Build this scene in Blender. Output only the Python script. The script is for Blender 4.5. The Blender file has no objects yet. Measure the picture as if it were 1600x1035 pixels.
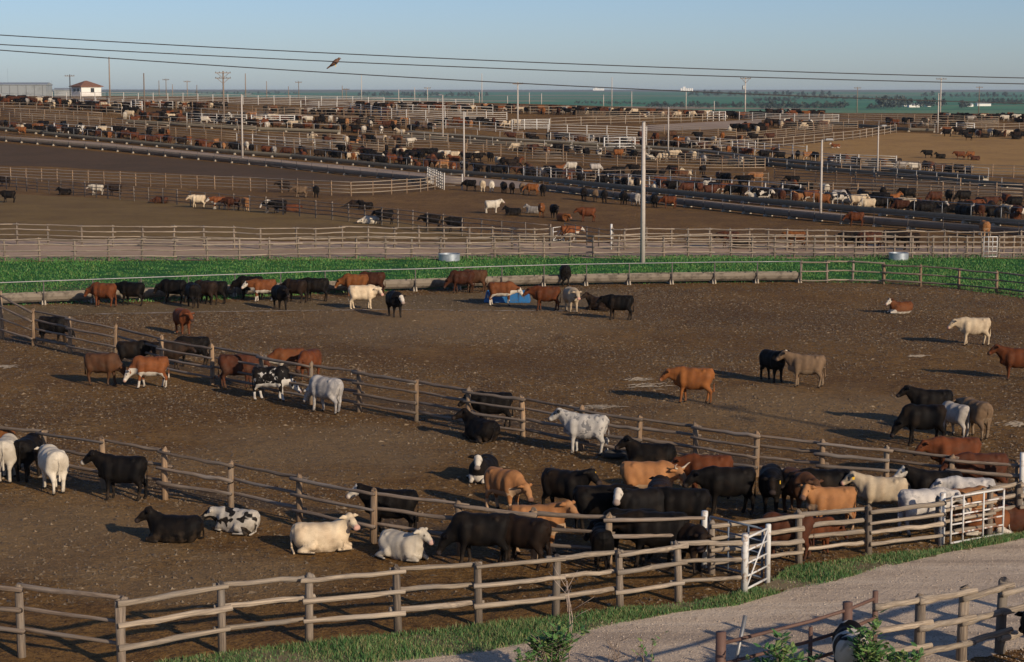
import bpy, math, random
import numpy as np
from mathutils import Vector, Matrix, Quaternion

SC = bpy.context.scene
COL = SC.collection
R = math.radians

# ------------------------------------------------------------------ camera, sky, sun, exposure
EYE = 12.0                       # height of the eye over the near pens, metres
F = 3000.0                       # focal length in photograph pixels (1600 wide)
PITCH = math.atan((517.5 - 143.0) / F)
cam_d = bpy.data.cameras.new('camera')
cam_d.sensor_width = 36.0
cam_d.lens = 36.0 * F / 1600.0
cam_d.clip_start = 0.5
cam_d.clip_end = 40000
cam = bpy.data.objects.new('camera', cam_d)
cam.location = (0, 0, EYE)
cam.rotation_euler = (R(90) - PITCH, 0, 0)
COL.objects.link(cam)
SC.camera = cam

SUN_EL, SUN_AZ = R(20.5), R(142)   # azimuth from +Y clockwise: behind the camera, to the right
to_sun = Vector((math.sin(SUN_AZ) * math.cos(SUN_EL), math.cos(SUN_AZ) * math.cos(SUN_EL), math.sin(SUN_EL)))
W = bpy.data.worlds.new('World')
SC.world = W
W.use_nodes = True
wn = W.node_tree
bg = wn.nodes['Background']
sky = wn.nodes.new('ShaderNodeTexSky')
sky.sky_type = 'NISHITA'
sky.sun_disc = False
sky.sun_elevation = SUN_EL
sky.sun_rotation = SUN_AZ
sky.altitude = 300
sky.air_density = 0.80
sky.dust_density = 0.62
sky.ozone_density = 5.0
haze_tint = wn.nodes.new('ShaderNodeMix')          # thin high haze: a slightly greyer blue
haze_tint.data_type = 'RGBA'; haze_tint.blend_type = 'MULTIPLY'; haze_tint.inputs[0].default_value = 1.0
haze_tint.inputs[7].default_value = (1.06, .965, .985, 1)
wn.links.new(sky.outputs[0], haze_tint.inputs[6])
wn.links.new(haze_tint.outputs[2], bg.inputs[0])
bg.inputs[1].default_value = 0.098
sun_d = bpy.data.lights.new('sun', 'SUN')
sun_d.energy = 4.5
sun_d.angle = R(0.9)
sun_d.color = (1.0, 0.82, 0.62)
sun = bpy.data.objects.new('sun', sun_d)
sun.rotation_euler = (-to_sun).to_track_quat('-Z', 'Y').to_euler()
sun.location = (60, -40, 60)
COL.objects.link(sun)
SC.view_settings.view_transform = 'Standard'
SC.view_settings.look = 'None'
SC.view_settings.exposure = 0.05
SC.view_settings.gamma = 1.0
SC.cycles.max_bounces = 4
SC.cycles.diffuse_bounces = 2
SC.cycles.glossy_bounces = 2
SC.cycles.volume_bounces = 0
SC.cycles.use_denoising = True

rng = random.Random(7)
nrng = np.random.default_rng(11)

# ------------------------------------------------------------------ terrain
def sstep(t):
    t = np.clip(t, 0, 1)
    return t * t * (3 - 2 * t)

def terrain(x, y):
    """flat pens, then a rise to a crest at about 480 m, then a far plain that climbs slowly to the skyline"""
    x = np.asarray(x, float); y = np.asarray(y, float)
    hc = np.interp(x * 480.0 / np.maximum(y, 200), [-140, -80, -32, 16, 64, 128], [10.8, 10.8, 9.8, 8.5, 6.6, 6.3])
    near = hc * sstep((y - 245) / 230.0)
    plain = -15 + 0.0035 * np.maximum(y - 1500, 0) + 0.0007 * np.maximum(-x, 0) * np.clip((y - 3000) / 6000, 0, 1)
    k = sstep((y - 490) / 330.0)
    return near * (1 - k) + plain * k

def tz(x, y):
    return float(terrain(x, y))

CP, SP = math.cos(PITCH), math.sin(PITCH)
def at(px, py, lift=0.0, tmin=20):
    """the point of the ground seen at a pixel of the 1600 x 1035 photograph"""
    u = (px - 800.0) / F; v = (517.5 - py) / F
    d = np.array([u, CP + v * SP, -SP + v * CP])
    ts = np.concatenate([np.arange(20, 900, 0.5), np.arange(900, 14000, 10)])
    ts = ts[ts >= tmin]
    xs, ys, zs = ts * d[0], ts * d[1], EYE + ts * d[2]
    g = zs - terrain(xs, ys)
    i = np.argmax(g < 0) if (g < 0).any() else len(ts) - 1
    if i > 0:
        a = g[i - 1] / (g[i - 1] - g[i] + 1e-12)
        t = ts[i - 1] + a * (ts[i] - ts[i - 1])
    else:
        t = ts[i]
    x, y = t * d[0], t * d[1]
    return Vector((x, y, tz(x, y) + lift))

# ------------------------------------------------------------------ materials
def mat(name):
    m = bpy.data.materials.new(name)
    m.use_nodes = True
    nt = m.node_tree
    return m, nt, nt.nodes['Principled BSDF']

def nd(nt, t, **kw):
    n = nt.nodes.new(t)
    for k, v in kw.items():
        setattr(n, k, v)
    return n

def mixc(nt, fac, a, b, blend='MIX'):
    n = nt.nodes.new('ShaderNodeMix')
    n.data_type = 'RGBA'; n.blend_type = blend
    for s, v in ((0, fac), (6, a), (7, b)):
        if isinstance(v, bpy.types.NodeSocket):
            nt.links.new(v, n.inputs[s])
        elif s == 0:
            n.inputs[0].default_value = v
        else:
            n.inputs[s].default_value = (*v, 1)
    return n.outputs[2]

def noise(nt, vec, scale, detail=4, rough=0.6, dist=0.0):
    n = nd(nt, 'ShaderNodeTexNoise')
    n.inputs['Scale'].default_value = scale
    n.inputs['Detail'].default_value = detail
    n.inputs['Roughness'].default_value = rough
    n.inputs['Distortion'].default_value = dist
    if vec is not None:
        nt.links.new(vec, n.inputs['Vector'])
    return n.outputs['Fac']

def ramp(nt, fac, lo, hi, smooth=True):
    n = nd(nt, 'ShaderNodeMapRange')
    n.interpolation_type = 'SMOOTHSTEP' if smooth else 'LINEAR'
    n.inputs[1].default_value = lo; n.inputs[2].default_value = hi
    nt.links.new(fac, n.inputs[0])
    return n.outputs[0]

def math_(nt, op, a, b=None):
    n = nd(nt, 'ShaderNodeMath', operation=op)
    for i, v in enumerate((a, b)):
        if v is None: continue
        if isinstance(v, bpy.types.NodeSocket): nt.links.new(v, n.inputs[i])
        else: n.inputs[i].default_value = v
    return n.outputs[0]

def mapping(nt, vec, scale=(1, 1, 1), loc=(0, 0, 0), rot=(0, 0, 0)):
    n = nd(nt, 'ShaderNodeMapping')
    n.inputs['Scale'].default_value = scale
    n.inputs['Location'].default_value = loc
    n.inputs['Rotation'].default_value = rot
    nt.links.new(vec, n.inputs['Vector'])
    return n.outputs[0]

def bump(nt, bsdf, h, strength, dist):
    n = nd(nt, 'ShaderNodeBump')
    n.inputs['Strength'].default_value = strength
    n.inputs['Distance'].default_value = dist
    nt.links.new(h, n.inputs['Height'])
    nt.links.new(n.outputs[0], bsdf.inputs['Normal'])

def objvec(nt, rand=True):
    """object coordinates, shifted by a random amount for each object so that no two look alike"""
    tc = nd(nt, 'ShaderNodeTexCoord')
    if not rand:
        return tc.outputs['Object'], None
    oi = nd(nt, 'ShaderNodeObjectInfo')
    v = nd(nt, 'ShaderNodeVectorMath', operation='ADD')
    s = math_(nt, 'MULTIPLY', oi.outputs['Random'], 53.0)
    nt.links.new(tc.outputs['Object'], v.inputs[0])
    nt.links.new(s, v.inputs[1])
    return v.outputs[0], oi.outputs['Random']

def m_wood(name, c1, c2, c3, axis):
    m, nt, b = mat(name)
    v, r = objvec(nt)
    st = {'x': (0.6, 14, 14), 'z': (14, 14, 0.8)}[axis]
    grain = noise(nt, mapping(nt, v, st), 3.0, 5, 0.65)
    blot = noise(nt, v, 1.7, 3)
    c = mixc(nt, ramp(nt, grain, 0.36, 0.62), c1, c2)
    c = mixc(nt, ramp(nt, blot, 0.45, 0.75), c, c3)
    hsv = nd(nt, 'ShaderNodeHueSaturation')
    nt.links.new(c, hsv.inputs['Color'])
    nt.links.new(math_(nt, 'MULTIPLY_ADD', r, 0.5), hsv.inputs['Value'])
    hsv.inputs['Value'].links[0].from_node.inputs[2].default_value = 0.75
    nt.links.new(hsv.outputs[0], b.inputs['Base Color'])
    b.inputs['Roughness'].default_value = 0.85
    bump(nt, b, grain, 0.6, 0.02)
    return m

def m_plain(name, c, rough=0.6, metal=0.0, var=0.25, scale=4.0, c2=None, thr=(0.5, 0.75), bmp=0.0):
    m, nt, b = mat(name)
    v, r = objvec(nt)
    n1 = noise(nt, v, scale, 5, 0.6)
    dark = c2 or tuple(x * (1 - var) for x in c)
    col = mixc(nt, ramp(nt, n1, *thr), c, dark)
    nt.links.new(col, b.inputs['Base Color'])
    b.inputs['Roughness'].default_value = rough
    b.inputs['Metallic'].default_value = metal
    if bmp:
        bump(nt, b, n1, bmp, 0.02)
    return m

M = {}
M['rail_pale'] = m_wood('rail_pale', (.36, .295, .215), (.17, .135, .10), (.23, .20, .165), 'x')
M['rail_brown'] = m_wood('rail_brown', (.27, .205, .145), (.12, .088, .064), (.20, .175, .15), 'x')
M['post_grey'] = m_wood('post_grey', (.24, .19, .14), (.115, .09, .068), (.17, .15, .125), 'z')
M['post_brown'] = m_wood('post_brown', (.31, .205, .115), (.14, .09, .055), (.19, .155, .115), 'z')
M['pole_wood'] = m_wood('pole_wood', (.25, .19, .14), (.17, .13, .10), (.20, .17, .15), 'z')
M['pole_pale'] = m_plain('pole_pale', (.44, .40, .35), .8, 0, .3, 3)
M['white_pipe'] = m_plain('white_pipe', (.56, .56, .53), .55, 0, .3, 6, (.26, .17, .11), (.53, .70))
M['white_far'] = m_plain('white_far', (.46, .44, .40), .6, 0, .3, 1)
M['white_rust'] = m_plain('white_rust', (.62, .60, .56), .5, 0, .3, 3, (.22, .11, .06), (.46, .60))
M['rust_pipe'] = m_plain('rust_pipe', (.115, .062, .045), .7, 0, .4, 6)
M['shaded_pipe'] = m_plain('shaded_pipe', (.13, .16, .20), .5, 0, .4, 6)  # dark gate pipes, with the blue of their shade put into the colour
M['steel'] = m_plain('steel', (.22, .225, .225), .45, .5, .35, 5)
M['dark_steel'] = m_plain('dark_steel', (.10, .085, .075), .6, .2, .4, 5)
M['galv'] = m_plain('galv', (.38, .43, .47), .42, .55, .3, 3, bmp=.2)
M['concrete'] = m_plain('concrete', (.205, .172, .130), .9, 0, .35, 2.2, (.10, .082, .060), (.44, .66), .3)
M['bunk_dark'] = m_plain('bunk_dark', (.19, .165, .115), .8, 0, .35, 1.0)
M['bunk_purple'] = m_plain('bunk_purple', (.225, .18, .13), .85, 0, .35, 1.0)
M['bunk_lip'] = m_plain('bunk_lip', (.30, .24, .18), .9, 0, .3, 1.0)
M['block'] = m_plain('block', (.36, .315, .245), .9, 0, .3, 3)
M['wire'] = m_plain('wire', (.035, .035, .037), .6, 0, .2, 1)
M['water'] = m_plain('water', (.05, .07, .08), .08, 0, .2, 1)
M['blue_tub'] = m_plain('blue_tub', (.010, .115, .30), .55, 0, .45, 3.0, (.06, .075, .09), (.50, .72))
M['white_wall'] = m_plain('white_wall', (.68, .67, .62), .8, 0, .12, 1)
M['red_roof'] = m_plain('red_roof', (.19, .095, .06), .8, 0, .3, 2)
M['tin'] = m_plain('tin', (.33, .36, .36), .5, .3, .25, .5)
M['glass'] = m_plain('glass', (.03, .035, .04), .15, 0, .2, 1)
M['iron'] = m_plain('iron', (.05, .05, .055), .6, .3, .2, 1)
M['bark'] = m_plain('bark', (.20, .15, .115), .9, 0, .35, 8)
M['pale_twig'] = m_plain('pale_twig', (.38, .30, .24), .9, 0, .35, 8)
M['feather'] = m_plain('feather', (.12, .065, .04), .8, 0, .4, 16)
M['tag'] = m_plain('tag', (.80, .48, .03), .5, 0, .1, 1)
M['horn'] = m_plain('horn', (.55, .46, .34), .5, 0, .4, 9)
M['scrap'] = m_plain('scrap', (.46, .37, .25), .9, 0, .3, 3)
M['rubber'] = m_plain('rubber', (.022, .02, .018), .8, 0, .3, 5)

def m_leaf(name, c1, c2, c3, sc=3.0):
    m, nt, b = mat(name)
    tc = nd(nt, 'ShaderNodeTexCoord')
    g = nd(nt, 'ShaderNodeNewGeometry')
    n1 = noise(nt, tc.outputs['Object'], sc, 3)
    c = mixc(nt, ramp(nt, n1, .35, .68), c1, c2)
    c = mixc(nt, ramp(nt, g.outputs['Random Per Island'], .55, 1.0), c, c3)
    nt.links.new(c, b.inputs['Base Color'])
    b.inputs['Roughness'].default_value = .65
    return m
M['leaf'] = m_leaf('leaf', (.05, .14, .035), (.10, .21, .05), (.19, .25, .07))
M['grass'] = m_leaf('grass', (.026, .120, .018), (.047, .165, .026), (.125, .190, .042), .22)
M['verge_grass'] = m_leaf('verge_grass', (.040, .125, .028), (.085, .175, .045), (.26, .23, .10), 1.0)
M['far_leaf'] = m_leaf('far_leaf', (.022, .035, .028), (.035, .05, .035), (.05, .06, .04), .05)

PALE = [(*at(60, 830)[:2], 9.0), (*at(330, 905)[:2], 5.0), (*at(700, 505)[:2], 16.0), (*at(520, 700)[:2], 9.0), (*at(1250, 640)[:2], 10.0)]
CHURN = [(*at(4, 530)[:2], *at(1590, 790)[:2]), (*at(-130, 703)[:2], *at(1094, 889)[:2])]
# ground: trampled pen soil near by, crop fields beyond the crest
def m_ground():
    m, nt, b = mat('pen_soil')
    tc = nd(nt, 'ShaderNodeTexCoord')
    v = tc.outputs['Object']
    big = noise(nt, v, .055, 4, .6)
    mid = noise(nt, mapping(nt, v, (1, .6, 1)), .45, 5, .65, .4)
    clod = noise(nt, v, 2.6, 6, .72, .5)
    fine = noise(nt, v, 13.0, 4, .7)
    swirl = noise(nt, v, 5.5, 3, .75, 1.6)
    patch = noise(nt, mapping(nt, v, (1, .55, 1), (7, 3, 0)), .10, 5, .62, .8)
    streak = noise(nt, mapping(nt, v, (.5, 1.4, 1), (0, 0, 0), (0, 0, -.25)), .35, 5, .65, .6)
    c = mixc(nt, ramp(nt, big, .38, .62), (0.234, 0.124, 0.032), (0.146, 0.074, 0.019))
    c = mixc(nt, math_(nt, 'MULTIPLY', ramp(nt, patch, .54, .70), .75), c, (0.285, 0.164, 0.050))
    c = mixc(nt, math_(nt, 'MULTIPLY', ramp(nt, patch, .46, .32), .7), c, (0.084, 0.041, 0.012))
    c = mixc(nt, math_(nt, 'MULTIPLY', ramp(nt, mid, .42, .66), .85), c, (0.118, 0.056, 0.014))
    c = mixc(nt, math_(nt, 'MULTIPLY', ramp(nt, streak, .56, .70), .6), c, (0.255, 0.144, 0.042))
    c = mixc(nt, math_(nt, 'MULTIPLY', ramp(nt, clod, .46, .64), .75), c, (0.065, 0.031, 0.009))
    c = mixc(nt, math_(nt, 'MULTIPLY', ramp(nt, swirl, .53, .63), .75), c, (0.039, 0.019, 0.005))
    c = mixc(nt, math_(nt, 'MULTIPLY', ramp(nt, swirl, .47, .38), .55), c, (0.299, 0.166, 0.049))
    c = mixc(nt, math_(nt, 'MULTIPLY', ramp(nt, fine, .58, .72), .5), c, (0.326, 0.193, 0.063))
    for (qx, qy, rad_) in PALE:
        ds = nd(nt, 'ShaderNodeVectorMath', operation='DISTANCE'); nt.links.new(v, ds.inputs[0]); ds.inputs[1].default_value = (qx, qy, 0)
        de_ = math_(nt, 'ADD', math_(nt, 'DIVIDE', ds.outputs['Value'], rad_), math_(nt, 'MULTIPLY', noise(nt, v, .35, 5, .65), 1.1))
        c = mixc(nt, math_(nt, 'MULTIPLY', ramp(nt, de_, 1.35, .75), .42), c, (0.317, 0.224, 0.119))
    # churned, wetter ground along the two long fences
    for (ax, ay, bx, by) in CHURN:
        L_ = math.hypot(bx - ax, by - ay); nx_, ny_ = -(by - ay) / L_, (bx - ax) / L_
        dt = nd(nt, 'ShaderNodeVectorMath', operation='DOT_PRODUCT'); nt.links.new(v, dt.inputs[0]); dt.inputs[1].default_value = (nx_, ny_, 0)
        dd = math_(nt, 'ABSOLUTE', math_(nt, 'SUBTRACT', dt.outputs['Value'], nx_ * ax + ny_ * ay))
        dd = math_(nt, 'ADD', dd, math_(nt, 'MULTIPLY', noise(nt, v, .7, 4, .65), 2.6))
        c = mixc(nt, math_(nt, 'MULTIPLY', ramp(nt, dd, 2.3, 1.3), .72), c, (.060, .042, .026))
    vo = nd(nt, 'ShaderNodeTexVoronoi')
    vo.inputs['Scale'].default_value = 1.1
    nt.links.new(v, vo.inputs['Vector'])
    spk = math_(nt, 'LESS_THAN', vo.outputs['Distance'], .085)
    pick = math_(nt, 'GREATER_THAN', nd_sep(nt, vo.outputs['Color']), .72)
    c = mixc(nt, math_(nt, 'MULTIPLY', math_(nt, 'MULTIPLY', spk, pick), .45), c, (.36, .29, .20))
    sx = nd(nt, 'ShaderNodeSeparateXYZ'); nt.links.new(v, sx.inputs[0])
    # crop fields of the plain
    fv = mapping(nt, v, (.0016, .0013, 1), (0, 0, 0), (0, 0, .35))
    br = nd(nt, 'ShaderNodeTexVoronoi', distance='CHEBYCHEV')
    br.inputs['Scale'].default_value = 1.0
    nt.links.new(fv, br.inputs['Vector'])
    pv = nd_sep(nt, br.outputs['Color'])
    fc = mixc(nt, ramp(nt, pv, .30, .62), (.036, .165, .082), (.062, .205, .095))
    fc = mixc(nt, ramp(nt, pv, .70, .78), fc, (.16, .20, .10))
    fc = mixc(nt, ramp(nt, pv, .86, .92), fc, (.28, .21, .13))
    strk = noise(nt, mapping(nt, v, (.0009, .009, 1)), 1.0, 4)
    fc = mixc(nt, math_(nt, 'MULTIPLY', ramp(nt, strk, .5, .64), .65), fc, (.030, .110, .062))
    strk2 = noise(nt, mapping(nt, v, (.0006, .006, 1), (50, 9, 0)), 1.0, 3)
    fc = mixc(nt, math_(nt, 'MULTIPLY', ramp(nt, strk2, .58, .68), .5), fc, (.21, .20, .12))
    fc = mixc(nt, math_(nt, 'MULTIPLY', ramp(nt, sx.outputs[1], 7500, 9500), .8), fc, (.16, .115, .10))
    c = mixc(nt, ramp(nt, sx.outputs[1], 500, 560), c, fc)
    nt.links.new(c, b.inputs['Base Color'])
    b.inputs['Roughness'].default_value = .95
    b.inputs['Specular IOR Level'].default_value = .2
    h = math_(nt, 'MULTIPLY_ADD', clod, 1.0); h.node.inputs[2].default_value = 0
    h2 = math_(nt, 'SUBTRACT', math_(nt, 'ADD', h, math_(nt, 'MULTIPLY', fine, .35)), math_(nt, 'MULTIPLY', swirl, .5))
    bump(nt, b, h2, 1.0, .15)
    return m

def nd_sep(nt, col):
    s = nd(nt, 'ShaderNodeSeparateColor')
    nt.links.new(col, s.inputs[0])
    return s.outputs[0]

def m_dirt(name, c1, c2, c3, sc=1.0, bmp=.5, dist=.05):
    m, nt, b = mat(name)
    tc = nd(nt, 'ShaderNodeTexCoord')
    v = tc.outputs['Object']
    a = noise(nt, v, .18 * sc, 4); q = noise(nt, v, 1.5 * sc, 5, .65); f = noise(nt, v, 9 * sc, 4, .7)
    c = mixc(nt, ramp(nt, a, .4, .65), c1, c2)
    c = mixc(nt, math_(nt, 'MULTIPLY', ramp(nt, q, .5, .7), .55), c, c3)
    c = mixc(nt, math_(nt, 'MULTIPLY', ramp(nt, f, .55, .75), .4), c, c3)
    nt.links.new(c, b.inputs['Base Color'])
    b.inputs['Roughness'].default_value = .95
    b.inputs['Specular IOR Level'].default_value = .2
    bump(nt, b, math_(nt, 'ADD', q, math_(nt, 'MULTIPLY', f, .5)), bmp, dist)
    return m
def m_road():
    m, nt, b = mat('road')
    tc = nd(nt, 'ShaderNodeTexCoord'); v = tc.outputs['Object']
    rut = noise(nt, mapping(nt, v, (.045, 1.1, 1), (0, 0, 0), (0, 0, -.52)), 1.0, 4, .55)
    a = noise(nt, v, .35, 4); q = noise(nt, v, 3.0, 5, .7); g = noise(nt, v, 22, 3, .75); h = noise(nt, v, 60, 2, .7)
    c = mixc(nt, ramp(nt, a, .38, .64), (0.570, 0.458, 0.336), (0.459, 0.364, 0.269))
    c = mixc(nt, math_(nt, 'MULTIPLY', ramp(nt, rut, .50, .62), .75), c, (0.335, 0.262, 0.195))
    c = mixc(nt, math_(nt, 'MULTIPLY', ramp(nt, rut, .44, .36), .6), c, (0.645, 0.537, 0.407))
    c = mixc(nt, math_(nt, 'MULTIPLY', ramp(nt, q, .52, .70), .5), c, (0.310, 0.238, 0.171))
    c = mixc(nt, math_(nt, 'MULTIPLY', ramp(nt, g, .54, .66), .6), c, (0.236, 0.183, 0.136))
    c = mixc(nt, math_(nt, 'MULTIPLY', ramp(nt, g, .46, .36), .5), c, (0.719, 0.610, 0.484))
    nt.links.new(c, b.inputs['Base Color'])
    b.inputs['Roughness'].default_value = .95; b.inputs['Specular IOR Level'].default_value = .2
    bump(nt, b, math_(nt, 'ADD', math_(nt, 'ADD', math_(nt, 'MULTIPLY', rut, .6), q), math_(nt, 'MULTIPLY', g, .5)), .9, .06)
    return m
M['soil'] = m_ground()
M['road'] = m_road()
M['alley'] = m_dirt('alley', (0.429, 0.302, 0.206), (0.325, 0.227, 0.147), (0.234, 0.158, 0.100), .6)
M['feed_road'] = m_dirt('feed_road', (0.324, 0.247, 0.184), (0.276, 0.207, 0.152), (0.192, 0.144, 0.105), .5)
M['tan_pen'] = m_dirt('tan_pen', (0.330, 0.194, 0.065), (0.272, 0.157, 0.054), (0.165, 0.095, 0.036), .7, .8, .12)
M['olive_pen'] = m_dirt('olive_pen', (0.189, 0.117, 0.035), (0.147, 0.087, 0.026), (0.084, 0.051, 0.018), .8, .8, .12)
M['dark_pen'] = m_dirt('dark_pen', (0.092, 0.054, 0.025), (0.076, 0.046, 0.021), (0.043, 0.026, 0.012), .8, .8, .12)
M['apron'] = m_dirt('apron', (0.164, 0.108, 0.045), (0.131, 0.085, 0.035), (0.081, 0.050, 0.021), .8, .6, .06)
M['turf'] = m_dirt('turf', (0.012, 0.085, 0.012), (0.018, 0.110, 0.015), (0.007, 0.045, 0.007), 1.2, .8, .1)
M['verge_soil'] = m_dirt('verge_soil', (.17, .14, .075), (.22, .17, .10), (.08, .07, .035), 1.5, .8, .05)

# ------------------------------------------------------------------ mesh helpers
class MB:
    def __init__(s): s.v = []; s.f = []; s.mi = []
    def add(s, vs, fs, mi=0):
        o = len(s.v); s.v += [tuple(p) for p in vs]
        s.f += [tuple(i + o for i in f) for f in fs]; s.mi += [mi] * len(fs)
    def box(s, c, h, rot=0.0, mi=0, taper=1.0):
        vs = []
        for z in (-1, 1):
            k = taper if z > 0 else 1.0
            for x, y in ((-1, -1), (1, -1), (1, 1), (-1, 1)):
                p = Vector((x * h[0] * k, y * h[1] * k, z * h[2])); p.rotate(Quaternion((0, 0, 1), rot))
                vs.append(p + Vector(c))
        s.add(vs, [(0, 3, 2, 1), (4, 5, 6, 7), (0, 1, 5, 4), (1, 2, 6, 5), (2, 3, 7, 6), (3, 0, 4, 7)], mi)
    def tube(s, pts, rad, n=8, mi=0, cap=True):
        pts = [Vector(p) for p in pts]
        if not hasattr(rad, '__len__'): rad = [rad] * len(pts)
        rings = []
        for i, p in enumerate(pts):
            t = (pts[min(i + 1, len(pts) - 1)] - pts[max(i - 1, 0)]).normalized()
            a = Vector((0, 0, 1)) if abs(t.z) < .9 else Vector((1, 0, 0))
            u = t.cross(a).normalized(); w = u.cross(t)
            rings.append([p + (u * math.cos(2 * math.pi * k / n) + w * math.sin(2 * math.pi * k / n)) * rad[i] for k in range(n)])
        vs = [q for r in rings for q in r]; fs = []
        for i in range(len(pts) - 1):
            for k in range(n):
                a, b2 = i * n + k, i * n + (k + 1) % n
                fs.append((a, b2, b2 + n, a + n))
        if cap:
            fs.append(tuple(range(n))[::-1]); fs.append(tuple((len(pts) - 1) * n + k for k in range(n)))
        s.add(vs, fs, mi)
    def lathe(s, prof, n=24, c=(0, 0, 0), mi=0):
        vs = [(c[0] + r * math.cos(2 * math.pi * k / n), c[1] + r * math.sin(2 * math.pi * k / n), c[2] + z) for r, z in prof for k in range(n)]
        fs = [(i * n + k, i * n + (k + 1) % n, (i + 1) * n + (k + 1) % n, (i + 1) * n + k) for i in range(len(prof) - 1) for k in range(n)]
        s.add(vs, fs, mi)
    def mesh(s, name, mats, smooth=False):
        me = bpy.data.meshes.new(name)
        me.from_pydata(s.v, [], s.f)
        for m in (mats if isinstance(mats, (list, tuple)) else [mats]): me.materials.append(m)
        if any(s.mi): me.polygons.foreach_set('material_index', s.mi)
        if smooth: me.polygons.foreach_set('use_smooth', [True] * len(s.f))
        me.update()
        return me

def link(name, me, parent=None, loc=None, rot=None, scale=None):
    o = bpy.data.objects.new(name, me)
    COL.objects.link(o)
    if parent is not None: o.parent = parent
    if loc is not None: o.location = loc
    if rot is not None: o.rotation_euler = rot
    if scale is not None: o.scale = scale
    return o

def tag(o, label=None, cat=None, group=None, kind=None):
    if label: o['label'] = label
    if cat: o['category'] = cat
    if group: o['group'] = group
    if kind: o['kind'] = kind
    return o

def thing(name, label, cat, loc=(0, 0, 0), rotz=0.0, group=None):
    o = bpy.data.objects.new(name, None)
    COL.objects.link(o)
    o.empty_display_size = .2
    o.location = loc; o.rotation_euler = (0, 0, rotz)
    return tag(o, label, cat, group)

def raw_mesh(name, verts, faces_arr, mats, smooth=False):
    """fast mesh from numpy arrays; faces_arr (n, k)"""
    me = bpy.data.meshes.new(name)
    nf, k = faces_arr.shape
    me.vertices.add(len(verts)); me.vertices.foreach_set('co', np.asarray(verts, np.float32).ravel())
    me.loops.add(nf * k); me.loops.foreach_set('vertex_index', faces_arr.astype(np.int32).ravel())
    me.polygons.add(nf)
    me.polygons.foreach_set('loop_start', np.arange(0, nf * k, k, dtype=np.int32))
    me.polygons.foreach_set('use_smooth', np.full(nf, smooth))
    for m in (mats if isinstance(mats, (list, tuple)) else [mats]): me.materials.append(m)
    me.update(calc_edges=True)
    me.validate()
    return me

# ------------------------------------------------------------------ the ground sheet, roads, pens, grass
ys = np.concatenate([np.arange(-80, 240, 20), np.arange(240, 900, 5), np.geomspace(900, 12000, 70)])
ts_ = np.linspace(-1, 1, 121)
GX = ts_[None, :] * (170 + .5 * np.maximum(ys, 0))[:, None]
GY = np.repeat(ys[:, None], len(ts_), 1)
GZ = terrain(GX, GY)
nI, nJ = GX.shape
idx = np.arange(nI * nJ).reshape(nI, nJ)
fa = np.stack([idx[:-1, :-1], idx[:-1, 1:], idx[1:, 1:], idx[1:, :-1]], -1).reshape(-1, 4)
tag(link('ground', raw_mesh('ground', np.stack([GX, GY, GZ], -1).reshape(-1, 3), fa, M['soil'], True)), kind='structure')

def interp_poly(pts, n):
    pts = [Vector(p) for p in pts]
    L = [0]
    for a, b in zip(pts, pts[1:]): L.append(L[-1] + (b - a).length)
    out = []
    for s in np.linspace(0, L[-1], n):
        i = min(max(int(np.searchsorted(L, s)) - 1, 0), len(pts) - 2)
        k = (s - L[i]) / max(L[i + 1] - L[i], 1e-6)
        out.append(pts[i].lerp(pts[i + 1], k))
    return out

def strip(name, top, bot, m, lift, n=60, k=8, edge=0.0, seed=1):
    """a sheet on the ground between two lines given as photograph pixels; ragged edges when edge > 0"""
    A = interp_poly([at(*p) for p in top], n); B = interp_poly([at(*p) for p in bot], n)
    rr = np.random.default_rng(seed)
    V = []
    for i in range(n):
        a, b = A[i].copy(), B[i].copy()
        if edge:
            d = (a - b).normalized()
            a += d * edge * rr.normal(); b += d * edge * rr.normal()
        for j in range(k + 1):
            p = a.lerp(b, j / k)
            V.append((p.x, p.y, tz(p.x, p.y) + lift))
    idx = np.arange(n * (k + 1)).reshape(n, k + 1)
    fa = np.stack([idx[:-1, :-1], idx[:-1, 1:], idx[1:, 1:], idx[1:, :-1]], -1).reshape(-1, 4)
    o = link(name, raw_mesh(name, V, fa, m, True))
    tag(o, kind='structure')
    return A, B

strip('road', [(150, 1060), (483, 1020), (748, 992), (960, 968), (1163, 940), (1300, 905), (1400, 880), (1500, 858), (1640, 832), (1900, 783)],
      [(150, 1300), (483, 1280), (748, 1260), (960, 1220), (1163, 1170), (1350, 1090), (1460, 1048), (1560, 1022), (1700, 985), (1980, 915)], M['road'], .008, 90, 10, .12, 2)
alleyA, alleyB = strip('alley', [(-80, 374), (400, 377), (800, 379), (1200, 381), (1680, 386)], [(-80, 409), (400, 406), (800, 404), (1200, 404), (1680, 404)], M['alley'], .008, 60, 6, .25, 3)
strip('olive_pen', [(-60, 300), (200, 312), (420, 328), (620, 345), (760, 366), (900, 378)], [(-60, 373), (200, 374), (420, 376), (620, 377), (760, 378), (900, 379.5)], M['olive_pen'], .012, 50, 8, .4, 4)
strip('tan_pen', [(1080, 242), (1200, 231), (1300, 221), (1400, 208), (1500, 210), (1680, 219)], [(1080, 246), (1200, 249), (1300, 258), (1400, 263), (1500, 270), (1680, 276)], M['tan_pen'], .03, 50, 8, .4, 5)
strip('dark_pen', [(-60, 218), (100, 232), (338, 254), (430, 263), (598, 281), (670, 287)], [(-60, 257), (100, 262), (338, 275), (430, 281), (598, 288), (670, 291)], M['dark_pen'], .02, 50, 8, .3, 6)
strip('feed_road', [(-60, 209), (158, 223), (349, 242), (573, 262), (800, 283), (1001, 304), (1200, 324), (1376, 340), (1680, 366)],
      [(-60, 214), (158, 233), (349, 252), (573, 275), (800, 294), (1001, 315), (1200, 335), (1376, 352), (1680, 374)], M['feed_road'], .03, 80, 4, .12, 7)
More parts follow.
